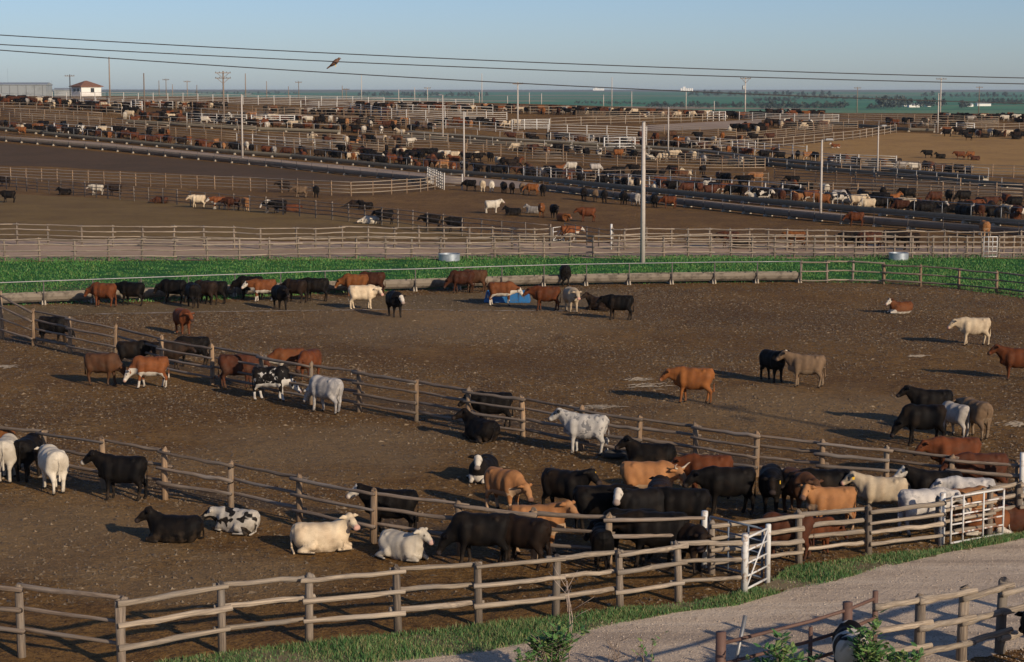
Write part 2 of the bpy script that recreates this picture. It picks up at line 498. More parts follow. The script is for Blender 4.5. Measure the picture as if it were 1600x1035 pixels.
strip('feed_road', [(560, 211), (720, 218), (900, 230), (1012, 236), (1200, 255), (1400, 273), (1680, 297)],
      [(560, 214), (720, 222), (900, 233), (1012, 240), (1200, 259), (1400, 277), (1680, 302)], M['feed_road'], .03, 60, 3, .1, 8)
strip('feed_road', [(1000, 197), (1130, 190), (1190, 187)], [(1000, 206), (1130, 202), (1190, 197)], M['feed_road'], .04, 20, 3, .1, 9)
turfA, turfB = strip('turf', [(-80, 410), (300, 408), (700, 406), (800, 404), (1100, 404), (1400, 404), (1680, 404)],
                     [(-80, 470), (300, 462), (640, 447), (870, 440), (1245, 436), (1440, 440), (1680, 468)], M['turf'], .012, 90, 12, .35, 10)
strip('apron', [(-80, 478), (0, 479), (350, 473), (640, 462), (870, 455), (960, 452)],
      [(-80, 500), (0, 502), (155, 491), (350, 487), (600, 484), (900, 486), (985, 470)], M['apron'], .010, 60, 5, .06, 11)
strip('apron_kerb', [(150, 491), (350, 487), (600, 484), (900, 486.5)], [(150, 491.8), (350, 487.9), (600, 484.8), (900, 487.1)], M['bunk_lip'], .02, 120, 1, .10, 12)
VT = [(240, 1040), (347, 1026), (483, 1010), (622, 996), (748, 983), (868, 970), (969, 956), (1060, 944), (1150, 934), (1215, 905), (1248, 888), (1357, 874), (1470, 858), (1545, 846), (1640, 826)]
VB = [(240, 1075), (347, 1062), (483, 1044), (622, 1030), (748, 1016), (868, 994), (969, 973), (1060, 956), (1150, 946), (1215, 926), (1290, 908), (1390, 884), (1480, 863), (1560, 850), (1640, 831)]
vergeA, vergeB = strip('verge', VT, VB, M['verge_soil'], .014, 120, 6, .09, 13)

def blades(A, B, n, hmin, hmax, w, m, name, label_kind, seed, edge_pow=1.0, clump=None):
    """grass: thousands of narrow bent blades between two ground lines"""
    rr = np.random.default_rng(seed)
    A = np.array([tuple(p) for p in A]); B = np.array([tuple(p) for p in B])
    u = rr.random(n) * (len(A) - 1); i = u.astype(int); k = (u - i)[:, None]
    a = A[i] * (1 - k) + A[i + 1] * k; b = B[i] * (1 - k) + B[i + 1] * k
    v = (-.13 + 1.26 * rr.random(n) ** edge_pow)[:, None]
    P = a * (1 - v) + b * v
    # tufts: thin the blades out by a slow wave so that bare patches show
    wv = np.sin(P[:, 0] * 1.7 + 1.3 * np.sin(P[:, 1] * 1.1)) + np.sin(P[:, 1] * 2.3 + P[:, 0] * .9) + .9 * np.sin(P[:, 0] * .41 + 2)
    if clump is not None:
        keep = wv + rr.normal(0, .7, n) > clump
        P, wv = P[keep], wv[keep]
    n = len(P)
    P[:, 2] = terrain(P[:, 0], P[:, 1])
    h = (hmin + (hmax - hmin) * rr.random(n) ** 1.5) * (1 + .22 * np.clip(wv, -1.5, 2))
    an = rr.random(n) * 2 * np.pi
    d = np.stack([np.cos(an), np.sin(an), np.zeros(n)], 1) * (w * (.6 + .8 * rr.random(n)))[:, None]
    ln = rr.random(n) * 2 * np.pi
    lean = np.stack([np.cos(ln), np.sin(ln), np.zeros(n)], 1) * (h * (.15 + .6 * rr.random(n)))[:, None]
    up = np.zeros((n, 3)); up[:, 2] = h
    mid = P + up * .6 + lean * .35
    V = np.stack([P - d, P + d, mid + d * .7, mid - d * .7, P + up + lean], 1).reshape(-1, 3)
    o5 = np.arange(n)[:, None] * 5
    tri = np.concatenate([o5 + np.array([[0, 1, 2]]), o5 + np.array([[0, 2, 3]]), o5 + np.array([[3, 2, 4]])])
    o = link(name, raw_mesh(name, V, tri, m))
    tag(o, label_kind, 'grass', None, 'stuff')
    return o
blades(turfA, turfB, 120000, .03, .15, .026, M['grass'], 'grass', 'deep green grass strip behind the concrete feed bunk', 21, 1.0, -1.5)
blades(vergeA, vergeB, 60000, .03, .15, .008, M['verge_grass'], 'verge_grass', 'rough green grass along the foot of the front rail fence', 22, 1.0, -1.25)

vgl = np.array([tuple(p) for p in vergeA])
def off_road(x, y):
    return y > np.interp(x, vgl[:, 0], vgl[:, 1], left=39.5) + .1

def clods(n, y0, y1, smin_, smax, m, name, label, seed):
    """dry dung clods and straw bits trodden loose over the pens: small pyramids and slivers"""
    rr = np.random.default_rng(seed)
    y = np.sqrt(y0 ** 2 + (y1 ** 2 - y0 ** 2) * rr.random(n)) * 1.0
    x = (rr.random(n) * 2 - 1) * (y * .285 + 4)
    s = smin_ + (smax - smin_) * rr.random(n) ** 2.5
    wv = np.sin(x * .35 + 1.7 * np.sin(y * .21)) + np.sin(y * .5 + x * .27)
    k = wv + rr.normal(0, 1.0, n) > -.4
    x, y, s = x[k], y[k], s[k]
    k = off_road(x, y)
    x, y, s = x[k], y[k], s[k]; n = len(x)
    z = terrain(x, y)
    a = rr.random(n) * 6.283
    el = 1 + 1.6 * rr.random(n) ** 2
    V = []
    for j in range(4):
        t = a + j * np.pi / 2; r = s * (.6 + .6 * rr.random(n))
        dx, dy = np.cos(j * np.pi / 2) * r * el, np.sin(j * np.pi / 2) * r
        V.append(np.stack([x + dx * np.cos(a) - dy * np.sin(a), y + dx * np.sin(a) + dy * np.cos(a), z - .01], 1))
    V.append(np.stack([x + rr.normal(0, .3, n) * s, y + rr.normal(0, .3, n) * s, z + s * (.4 + .5 * rr.random(n))], 1))
    V = np.stack(V, 1).reshape(-1, 3)
    o = np.arange(n)[:, None] * 5
    tri = np.concatenate([o + np.array([[0, 1, 4]]), o + np.array([[1, 2, 4]]), o + np.array([[2, 3, 4]]), o + np.array([[3, 0, 4]])])
    tag(link(name, raw_mesh(name, V, tri, m)), label, 'clods', None, 'stuff')
def straw(n, y0, y1, m, name, label, seed):
    rr = np.random.default_rng(seed)
    y = np.sqrt(y0 ** 2 + (y1 ** 2 - y0 ** 2) * rr.random(n)); x = (rr.random(n) * 2 - 1) * (y * .285 + 4)
    wv = np.sin(x * .23 + 1.9 * np.sin(y * .17 + 1)) + np.sin(y * .41 - x * .19)
    k = (wv + rr.normal(0, 1.1, n) > -.3) & off_road(x, y)
    x, y = x[k], y[k]; n = len(x); z = terrain(x, y)
    L = (.06 + .16 * rr.random(n) ** 2) * np.sqrt(y / 60); w = (.006 + .010 * rr.random(n)) * y / 50
    a = rr.random(n) * 6.283; b = a + rr.normal(0, .9, n)
    P0 = np.stack([x, y, z + .006], 1)
    d1 = np.stack([np.cos(a), np.sin(a), .1 + .25 * rr.random(n)], 1); d2 = np.stack([np.cos(b), np.sin(b), -.1 - .2 * rr.random(n)], 1)
    s1 = np.stack([-np.sin(a), np.cos(a), np.zeros(n)], 1) * w[:, None]; s2 = np.stack([-np.sin(b), np.cos(b), np.zeros(n)], 1) * w[:, None]
    P1 = P0 + d1 * L[:, None] * .5; P2 = P1 + d2 * L[:, None] * .5
    V = np.stack([P0 - s1, P0 + s1, P1 + s1, P1 - s1, P2 + s2, P2 - s2], 1).reshape(-1, 3)
    o = np.arange(n)[:, None] * 6
    q = np.concatenate([o + np.array([[0, 1, 2, 3]]), o + np.array([[3, 2, 4, 5]])])
    tag(link(name, raw_mesh(name, V, q, m)), label, 'straw', None, 'stuff')
M['straw'] = m_leaf('straw', (.175, .125, .066), (.085, .058, .032), (.24, .18, .10), 2.0)
straw(120000, 44, 122, M['straw'], 'loose_straw', 'short bits of trampled straw lying all over the bare pens', 62)
M['clod'] = m_leaf('clod', (.060, .040, .022), (.125, .088, .048), (.18, .13, .075), 2.0)
clods(150000, 44, 118, .018, .075, M['clod'], 'dung_clods', 'trodden clods of dung and straw strewn over the bare pens', 61)

def gravel(n, name, label, seed):
    """loose stones, dry stalks' litter and grit lying on the near road"""
    rr = np.random.default_rng(seed)
    y = 36 + 19 * rr.random(n); x = -12 + 34 * rr.random(n)
    d = np.interp(x, vgl[:, 0], vgl[:, 1], left=39.5) - y
    k = (d > .7 * rr.random(n)) & (d < 12)
    x, y, d = x[k], y[k], d[k]; n = len(x)
    s = .008 + .020 * rr.random(n) ** 3 + .012 * (rr.random(n) < .06)
    a = rr.random(n) * 6.283; V = []
    for j in range(4):
        r = s * (.6 + .7 * rr.random(n))
        V.append(np.stack([x + r * np.cos(a + j * 1.571), y + r * np.sin(a + j * 1.571), .006 + 0 * x], 1))
    V.append(np.stack([x, y, .012 + s * (.5 + .5 * rr.random(n))], 1))
    V = np.stack(V, 1).reshape(-1, 3); o = np.arange(n)[:, None] * 5
    tri = np.concatenate([o + np.array([[j, (j + 1) % 4, 4]]) for j in range(4)])
    tag(link(name, raw_mesh(name, V, tri, M['stone'])), label, 'gravel', None, 'stuff')
M['stone'] = m_leaf('stone', (.30, .24, .185), (.42, .35, .275), (.20, .155, .115), 2.0)
gravel(60000, 'road_gravel', 'loose gravel and grit on the near dirt road', 64)

# ------------------------------------------------------------------ cattle: one continuous body each, grown from a blended distance field
def v3(*a): return np.array(a, float)
def unit(a): return a / np.linalg.norm(a)

def d_cone(P, a, b, ra, rb):
    ba = b - a; pa = P - a
    t = np.clip((pa @ ba) / (ba @ ba), 0, 1)
    return np.linalg.norm(pa - t[..., None] * ba, axis=-1) - (ra + (rb - ra) * t)

def smin(a, b, k):
    h = np.clip(.5 + .5 * (b - a) / k, 0, 1)
    return b * (1 - h) + a * h - k * h * (1 - h)

TR_X = [-.82, -.78, -.70, -.55, -.28, .02, .30, .50, .66, .78, .84]
TR_C = [1.10, 1.09, 1.055, 1.00, .955, .945, .955, .985, 1.02, 1.05, 1.05]
TR_H = [.02, .15, .27, .345, .37, .385, .385, .37, .31, .20, .02]
TR_W = [.02, .15, .23, .285, .315, .335, .305, .255, .20, .13, .02]

def trunk(P, dz, slim):
    x = P[..., 0]
    c = np.interp(x, TR_X, TR_C) + dz - .022; h = np.maximum(np.interp(x, TR_X, TR_H), .02) * 1.065; w = np.maximum(np.interp(x, TR_X, TR_W), .02) * slim * 1.05
    q = np.sqrt((np.abs(P[..., 1]) / w) ** 2.3 + (np.abs(P[..., 2] - c) / h) ** 2.3)
    q = q ** (2 / 2.3)
    d = (q - 1) * np.minimum(h, w) * .8
    ex = np.maximum(np.maximum(-.82 - x, x - .84), 0)
    return d + ex

def nets(Fv, org, h):
    """surface nets: a smooth closed quad mesh round the negative part of the field"""
    S = Fv < 0
    nx, ny, nz = Fv.shape
    cor = [(i, j, k) for i in (0, 1) for j in (0, 1) for k in (0, 1)]
    sl = lambda A, c: A[c[0]:nx - 1 + c[0], c[1]:ny - 1 + c[1], c[2]:nz - 1 + c[2]]
    acc = np.zeros((nx - 1, ny - 1, nz - 1, 3)); cnt = np.zeros((nx - 1, ny - 1, nz - 1))
    for ax in range(3):
        for c in cor:
            if c[ax]: continue
            e = list(c); e[ax] = 1
            a, b = sl(Fv, c), sl(Fv, e)
            m = (a < 0) != (b < 0)
            t = np.where(m, a / np.where(m, a - b, 1), 0)
            for q in range(3):
                acc[..., q] += np.where(m, c[q] + (t if q == ax else 0), 0)
            cnt += m
    act = cnt > 0
    ids = -np.ones(act.shape, int); ids[act] = np.arange(act.sum())
    ii = np.argwhere(act)
    V = org + (ii + acc[act] / cnt[act][:, None]) * h
    Q = []
    for ax in range(3):
        a = S; b = np.roll(S, -1, ax)
        m = (a != b)
        sel = [slice(1, -1)] * 3
        m2 = np.zeros_like(m); m2[1:-1, 1:-1, 1:-1] = m[1:-1, 1:-1, 1:-1]
        p = np.argwhere(m2)
        inside = S[tuple(p.T)]
        u, w = [(1, 2), (2, 0), (0, 1)][ax]
        du = np.zeros(3, int); du[u] = 1; dw = np.zeros(3, int); dw[w] = 1
        q = np.stack([ids[tuple((p - du - dw).T)], ids[tuple((p - dw).T)], ids[tuple(p.T)], ids[tuple((p - du).T)]], 1)
        q[~inside] = q[~inside][:, ::-1]
        Q.append(q)
    return V, np.concatenate(Q)

POSE = {}
def make_pose(key, neck, head, lie=False, leg=(0, 0, 0, 0), slim=1.0, tail=0.0, vox=.028, hind_side=1, rear=0.0):
    """neck: the poll; head: direction of the muzzle; leg: forward shifts of front left, front right, hind left, hind right feet"""
    dz = -.60 if lie else 0.0
    slim = slim * 1.14 if lie else slim
    N = v3(*neck); D = unit(v3(*head))
    Sd = unit(np.cross(v3(0, 0, 1), D)); U = np.cross(D, Sd)
    prims = []                                                     # (group, a, b, ra, rb, blend)
    A = prims.append
    zt = 1.06 + dz
    A(('body', v3(.52, 0, zt + .08), N - .03 * D, .215, .122, .10))
    A(('body', v3(.58, 0, zt - .17), N + .06 * D - .09 * U, .19, .095, .10))
    A(('body', v3(.62, 0, zt - .28), v3(.74, 0, zt - .30), .16, .10, .10))
    # head: skull, forehead to muzzle, jaw, muzzle pad
    A(('head', N, N + .20 * D, .125, .105, .05))
    A(('head', N + .18 * D + .005 * U, N + .43 * D - .015 * U, .098, .074, .05))
    A(('head', N + .05 * D - .075 * U, N + .36 * D - .055 * U, .085, .055, .05))
    A(('head', N + .42 * D - .025 * U - .035 * Sd, N + .42 * D - .025 * U + .035 * Sd, .074, .074, .03))
    A(('head', N - .02 * D + .06 * U, N + .02 * D + .085 * U, .07, .06, .04))
    for s in (1, -1):
        A(('ear', N + s * .09 * Sd - .01 * D + .04 * U, N + s * .20 * Sd - .05 * D + .03 * U, .036, .054, .02))
        A(('ear', N + s * .19 * Sd - .05 * D + .03 * U, N + s * .31 * Sd - .06 * D + .0 * U, .052, .020, .02))
    if not lie:
        for i, s in ((0, 1), (1, -1)):
            dx = leg[i]
            y = .155 * s
            A(('body', v3(.44, s * .15, 1.0), v3(.44, s * .17, .74), .17, .115, .10))
            A(('leg', v3(.43, y, .74), v3(.44 + .55 * dx, y, .42), .115, .068, .07))
            A(('leg', v3(.44 + .55 * dx, y, .42), v3(.44 + dx, y, .13), .063, .046, .03))
            A(('leg', v3(.44 + dx, y, .13), v3(.47 + dx, y, .045), .044, .055, .03))
        for i, s in ((2, 1), (3, -1)):
            dx = leg[i]
            y = .16 * s
            A(('body', v3(-.54, s * .12, 1.03), v3(-.46, s * .185, .76), .21, .175, .10))
            A(('leg', v3(-.46, s * .18, .76), v3(-.66 + .6 * dx, y, .47), .150, .074, .08))
            A(('leg', v3(-.66 + .6 * dx, y, .47), v3(-.63 + dx, y, .13), .064, .047, .03))
            A(('leg', v3(-.63 + dx, y, .13), v3(-.59 + dx, y, .045), .045, .056, .03))
        A(('body', v3(-.32, 0, .60), v3(-.12, 0, .585), .085, .06, .08))
    else:
        for s in (1, -1):
            A(('body', v3(.46, s * .17, .42), v3(.58, s * .22, .20), .17, .10, .10))
            A(('leg', v3(.56, s * .23, .20), v3(.86, s * .19, .10), .10, .062, .035))
            A(('leg', v3(.86, s * .19, .075), v3(.54, s * .29, .05), .056, .042, .02))
        s = hind_side
        A(('body', v3(-.52, s * .17, .40), v3(-.22, s * .34, .24), .22, .15, .07))
        A(('leg', v3(-.20, s * .38, .20), v3(-.58, s * .46, .09), .12, .062, .035))
        A(('leg', v3(-.58, s * .46, .065), v3(-.16, s * .56, .05), .052, .042, .02))
        A(('body', v3(-.50, -s * .14, .40), v3(-.25, -s * .26, .22), .22, .16, .12))
        A(('body', v3(-.35, 0, .2), v3(.4, 0, .2), .22, .2, .12))
    ty = tail
    if not lie:
        A(('tail', v3(-.74, 0, 1.27), v3(-.82, ty * .3, 1.13), .045, .032, .05))
        A(('tail', v3(-.82, ty * .3, 1.13), v3(-.82, ty, .74), .028, .020, .02))
        A(('tail', v3(-.82, ty, .74), v3(-.81, ty * 1.15, .46), .022, .036, .02))
    else:
        A(('tail', v3(-.74, 0, .66), v3(-.82, .04 * hind_side, .42), .045, .032, .05))
        A(('tail', v3(-.82, .04 * hind_side, .42), v3(-.80, .16 * hind_side, .10), .026, .022, .03))
        A(('tail', v3(-.80, .16 * hind_side, .10), v3(-.72, .44 * hind_side, .03), .022, .035, .03))
    # lumps of the build: shoulder, hip bones, poll
    A(('body', v3(.42, .17, zt - .02), v3(.42, .20, zt - .24), .14, .13, .10))
    A(('body', v3(.42, -.17, zt - .02), v3(.42, -.20, zt - .24), .14, .13, .10))
    A(('body', v3(-.42, .20, zt + .17), v3(-.42, -.20, zt + .17), .075, .075, .05))
    for s in (1, -1):
        A(('body', v3(-.76, s * .09, zt + .08), v3(-.66, s * .12, zt + .12), .07, .07, .05))
        A(('body', v3(.30, s * .22, zt + .02), v3(.52, s * .17, zt - .14), .085, .10, .05))
    pts = np.array([p for q in prims for p in (q[1], q[2])])
    lo = np.minimum(pts.min(0) - .26, v3(-1.0, -.46, -.02)); hi = np.maximum(pts.max(0) + .26, v3(1.0, .46, 1.5 + dz))
    lo[2] = -.10
    n = np.ceil((hi - lo) / vox).astype(int) + 3
    g = [lo[i] - vox + vox * np.arange(n[i]) for i in range(3)]
    P = np.stack(np.meshgrid(*g, indexing='ij'), -1)
    def field(P):
        f = trunk(P, dz, slim)
        for (gr, a, b, ra, rb, k) in prims:
            f = smin(f, d_cone(P, a, b, ra, rb), k)
        f = f + .008 * np.sin(8.5 * P[..., 0] + 1.3) * np.sin(9.5 * P[..., 1] + .4) * np.sin(9 * P[..., 2]) + .005 * np.sin(17 * P[..., 0] + 3 * P[..., 2])
        if lie:
            f = np.maximum(f, -(P[..., 2] - .004))
        return f
    V, Q = nets(field(P), lo - vox, vox)
    e = vox * .5
    Nn = np.stack([field(V + v3(e, 0, 0)) - field(V - v3(e, 0, 0)), field(V + v3(0, e, 0)) - field(V - v3(0, e, 0)), field(V + v3(0, 0, e)) - field(V - v3(0, 0, e))], -1)
    Nn /= np.linalg.norm(Nn, axis=1)[:, None] + 1e-9
    V = V - Nn * field(V)[:, None] * .8
    SX = .91
    dmin = lambda gr: np.min([d_cone(V, a, b, ra, rb) for (g2, a, b, ra, rb, k) in prims if g2 == gr], axis=0)
    dh, de, dl, dt = dmin('head'), dmin('ear'), dmin('leg'), dmin('tail')
    along = (V - N) @ D
    face = sstep(1 - (dh / .05)) * (de > .012) * sstep((along + .06) / .08)
    muz = sstep((along - .37) / .05) * (dh < .06)
    eye = np.zeros(len(V))
    for s in (1, -1):
        eye = np.maximum(eye, sstep(1.5 - np.linalg.norm(V - (N + .16 * D + s * .10 * Sd + .035 * U), axis=1) / .032))
    ear = sstep(1 - de / .03)
    leg_m = sstep(1 - dl / .04) * sstep((.62 - V[:, 2]) / .2)
    hoof = sstep((.075 - V[:, 2]) / .02) * (dl < .05)
    under = np.maximum(sstep((-Nn[:, 2] - .15) / .4) * sstep((.86 + dz - V[:, 2]) / .12), leg_m * sstep((.40 - V[:, 2]) / .1))
    under = np.maximum(under, sstep((V[:, 0] - .50) / .12) * sstep((.93 + dz - V[:, 2]) / .1) * (dh > .05))
    tailtip = sstep(1 - dt / .03) * sstep((.66 - V[:, 2]) / .1)
    low = sstep((.55 - V[:, 2]) / .55)
    V = V.copy(); V[:, 0] *= SX; N = N * v3(SX, 1, 1)
    me = raw_mesh('cow_' + key, V, Q, [], True)
    for nm, a in (('face', face), ('muzzle', muz), ('eye', eye), ('ear', ear), ('under', under), ('hoof', hoof), ('tailtip', tailtip), ('low', low)):
        at_ = me.attributes.new(nm, 'FLOAT', 'POINT')
        at_.data.foreach_set('value', np.clip(a, 0, 1).astype(np.float32))
    POSE[key] = dict(me=me, V=V, Q=Q, N=N, D=D, S=Sd, U=U)

make_pose('up', (1.00, 0, 1.36), (.80, 0, -.52), leg=(.03, -.06, .05, -.08), tail=.02)
make_pose('up_left', (.90, .20, 1.36), (.52, .66, -.45), leg=(-.05, .05, -.06, .07))
make_pose('up_right', (.90, -.20, 1.36), (.52, -.66, -.45), leg=(.05, -.04, .08, -.02), tail=-.03)
make_pose('back_left', (.72, .36, 1.32), (-.15, .90, -.40), leg=(-.03, .05, -.06, .05))
make_pose('level', (1.06, .03, 1.14), (.78, .05, -.62), leg=(.08, -.08, -.08, .09), slim=1.05)
make_pose('level_right', (.98, -.22, 1.12), (.55, -.60, -.58), leg=(-.08, .06, .10, -.06), slim=1.05)
make_pose('low', (.98, .02, .72), (.50, .05, -.86), leg=(.10, -.12, -.06, .10), tail=.04)
make_pose('low_left', (.92, .18, .66), (.62, .30, -.72), leg=(-.12, .12, .12, -.06), slim=.97)
make_pose('feed', (1.08, 0, .92), (.62, 0, -.78), leg=(.0, .04, .06, -.06), slim=1.03)
make_pose('walk', (1.05, 0, 1.24), (.85, .06, -.50), leg=(.20, -.16, -.14, .20), tail=.03, slim=.97)
make_pose('lie', (.84, .04, .84), (.80, .12, -.52), lie=True, hind_side=-1)
make_pose('lie_left', (.86, .16, .88), (.50, .76, -.40), lie=True, hind_side=1)
make_pose('lie_right', (.86, -.16, .88), (.50, -.76, -.40), lie=True, hind_side=-1)
make_pose('lie_low', (.98, .10, .62), (.80, .22, -.55), lie=True, hind_side=1)
make_pose('lie_flat', (1.05, .1, .34), (.88, .3, -.25), lie=True, hind_side=-1)
make_pose('far_stand', (1.02, 0, 1.24), (.80, 0, -.60), leg=(.05, -.06, -.05, .08), vox=.055)
make_pose('far_low', (.98, .04, .78), (.55, .1, -.82), leg=(.08, -.08, .05, -.08), vox=.055)
make_pose('far_lie', (.90, .1, .90), (.8, .3, -.45), lie=True, vox=.055)

def attr(nt, nm):
    n = nd(nt, 'ShaderNodeAttribute'); n.attribute_name = nm
    return n.outputs['Fac']

COAT = {}
def coat(key, c1, c2, face=None, under=None, patch=None, ear=None, muzzle=(.035, .026, .024), spot=None, mud=.6, tip=None, word='', dusty=.22, bleach=None):
    """c1 to c2: drift of the hide colour; face, under: their own colours; patch = (scale, threshold, colour); spot the same, finer"""
    m, nt, b = mat('hide_' + key)
    v, r = objvec(nt)
    c = mixc(nt, ramp(nt, noise(nt, v, 2.2, 4), .36, .66), c1, c2)
    tone = nd(nt, 'ShaderNodeHueSaturation')
    nt.links.new(c, tone.inputs['Color'])
    tv = math_(nt, 'MULTIPLY_ADD', r, .5); tv.node.inputs[2].default_value = .76
    nt.links.new(tv, tone.inputs['Value'])
    c = tone.outputs[0]
    if bleach:
        c = mixc(nt, math_(nt, 'MULTIPLY', ramp(nt, noise(nt, v, 1.6, 3, .5), .50, .72), .8), c, bleach)
    if patch:
        n = noise(nt, v, patch[0], 2, .45, .6)
        c = mixc(nt, ramp(nt, n, patch[1] - .012, patch[1] + .012), c, patch[2])
    if spot:
        n = noise(nt, v, spot[0], 4, .6, .3)
        c = mixc(nt, math_(nt, 'MULTIPLY', ramp(nt, n, spot[1] - .03, spot[1] + .05), spot[3]), c, spot[2])
    hair = noise(nt, mapping(nt, v, (3, 9, 9)), 6, 3, .7)
    c = mixc(nt, math_(nt, 'MULTIPLY', ramp(nt, hair, .45, .8), .22), c, tuple(x * .55 for x in c2))
    edge = noise(nt, v, 7, 2)
    def mask(nm, lo=.35, hi=.55):
        s = math_(nt, 'ADD', attr(nt, nm), math_(nt, 'MULTIPLY_ADD', edge, .6))
        s.node.inputs[1].links[0].from_node.inputs[2].default_value = -.3
        return ramp(nt, s, lo, hi)
    if under: c = mixc(nt, mask('under', .45, .6), c, under)
    if ear: c = mixc(nt, attr(nt, 'ear'), c, ear)
    if face: c = mixc(nt, mask('face'), c, face)
    if tip: c = mixc(nt, attr(nt, 'tailtip'), c, tip)
    c = mixc(nt, math_(nt, 'MULTIPLY', attr(nt, 'muzzle'), .85), c, muzzle)
    c = mixc(nt, attr(nt, 'eye'), c, (.008, .006, .005))
    mudn = ramp(nt, noise(nt, v, 4.5, 4), .40, .66)
    c = mixc(nt, math_(nt, 'MULTIPLY', math_(nt, 'MULTIPLY', mudn, attr(nt, 'low')), mud), c, (.075, .052, .034))
    dust = math_(nt, 'MULTIPLY', ramp(nt, noise(nt, v, 3.2, 5, .7, .4), .46, .70), dusty)
    c = mixc(nt, dust, c, (.105, .078, .052))
    cake = math_(nt, 'MULTIPLY', ramp(nt, noise(nt, v, 8.0, 3, .6), .60, .68), math_(nt, 'MULTIPLY', attr(nt, 'low'), .8))
    c = mixc(nt, cake, c, (.052, .036, .023))
    c = mixc(nt, attr(nt, 'hoof'), c, (.022, .018, .015))
    nt.links.new(c, b.inputs['Base Color'])
    b.inputs['Roughness'].default_value = .62
    b.inputs['Specular IOR Level'].default_value = .08
    bump(nt, b, hair, .25, .02)
    COAT[key] = m
    m['word'] = word
WH = (.52, .47, .39)
coat('black', (.0042, .0040, .0042), (.0080, .0064, .0055), word='black', dusty=.06, bleach=(.017, .0105, .0065))
coat('black_brown', (.013, .009, .007), (.024, .014, .009), word='dark brown', dusty=.06)
coat('baldy', (.0050, .0046, .0048), (.0095, .0075, .0065), face=WH, muzzle=(.25, .18, .15), word='black white-faced', dusty=.06)
coat('half_face', (.0050, .0046, .0048), (.0095, .0075, .0065), spot=None, face=None, muzzle=(.50, .45, .38), word='black', dusty=.06)
coat('bald_under', (.0050, .0046, .0048), (.0095, .0075, .0065), face=WH, under=WH, muzzle=(.12, .09, .08), word='black white-faced', dusty=.06)
coat('brown', (.095, .042, .020), (.060, .029, .016), word='brown')
coat('red', (.125, .038, .014), (.080, .026, .011), word='red')
coat('dark_red', (.070, .024, .012), (.045, .017, .010), word='dark red')
coat('hereford', (.170, .058, .020), (.115, .038, .014), face=WH, under=WH, tip=WH, muzzle=(.40, .24, .18), word='red white-faced')
coat('orange', (.215, .080, .024), (.155, .054, .017), muzzle=(.30, .16, .10), word='orange brown')
coat('tan', (.310, .145, .058), (.235, .105, .042), face=(.34, .17, .075), under=(.42, .28, .17), muzzle=(.10, .06, .05), word='tan')
coat('dun', (.160, .105, .062), (.105, .070, .044), under=(.20, .145, .095), word='dun')
coat('cream', (.54, .44, .30), (.44, .34, .225), muzzle=(.52, .28, .22), word='cream')
coat('white', (.52, .47, .38), (.43, .38, .30), muzzle=(.45, .28, .24), word='white')
coat('grey', (.34, .31, .275), (.22, .20, .175), muzzle=(.06, .05, .05), word='grey')
coat('holstein', (.0050, .0046, .0048), (.0095, .0075, .0065), face=WH, patch=(1.35, .52, (.52, .47, .39)), under=WH, muzzle=(.25, .18, .16), word='black and white', dusty=.06)
coat('pied', (.50, .46, .39), (.42, .38, .32), patch=(1.7, .50, (.006, .0055, .0055)), word='white and black')
coat('speckled', (.50, .47, .42), (.41, .39, .35), spot=(4.6, .555, (.13, .13, .135), .85), muzzle=(.05, .04, .04), ear=(.02, .02, .02), word='white speckled')
coat('roan', (.47, .44, .40), (.36, .34, .315), spot=(2.4, .54, (.16, .16, .17), .6), word='blue roan white')
coat('dark_roan', (.0050, .0046, .0048), (.0095, .0075, .0065), spot=(4.2, .60, (.55, .52, .47), .95), face=(.55, .52, .47), under=(.5, .47, .42), muzzle=(.3, .2, .18), word='black and white flecked', dusty=.06)

CGROUP = 'cattle in the feedlot pens'
def cow(px, py, head, pose, ct, label, s=1.03, ears='', horns=False, flip=False):
    s *= .955 * (1 + .05 * (((px * 13.7 + py * 7.3) % 10) / 10 - .5))
    p = at(px, py)
    P = POSE[pose]
    me = P['me'] if P['me'].users == 0 else P['me']
    if not len(me.materials): me.materials.append(None)
    o = link('cow', me, None, p, (0, 0, R(head)), (s, -s if flip else s, s))
    o.material_slots[0].link = 'OBJECT'
    o.material_slots[0].material = COAT[ct]
    tag(o, label, 'cow', CGROUP)
    N, D, S, U = (Vector(P[k]) for k in 'NDSU')
    for e in ears:
        sg = 1 if e == 'l' else -1
        mb = MB(); mb.box((0, 0, 0), (.035, .012, .045))
        link('ear_tag', mb.mesh('ear_tag', M['tag']), o, N + S * sg * .23 - D * .02 - U * .035 + D * .035)
    if horns:
        for sg in (1, -1):
            b = N + S * sg * .08 + U * .08 - D * .02
            mb = MB(); mb.tube([b, b + S * sg * .11 + U * .05, b + S * sg * .17 + U * .16, b + S * sg * .17 + U * .25 + D * .04], [.032, .027, .018, .006], 8)
            link('horn', mb.mesh('horn', M['horn'], True), o)
    return o

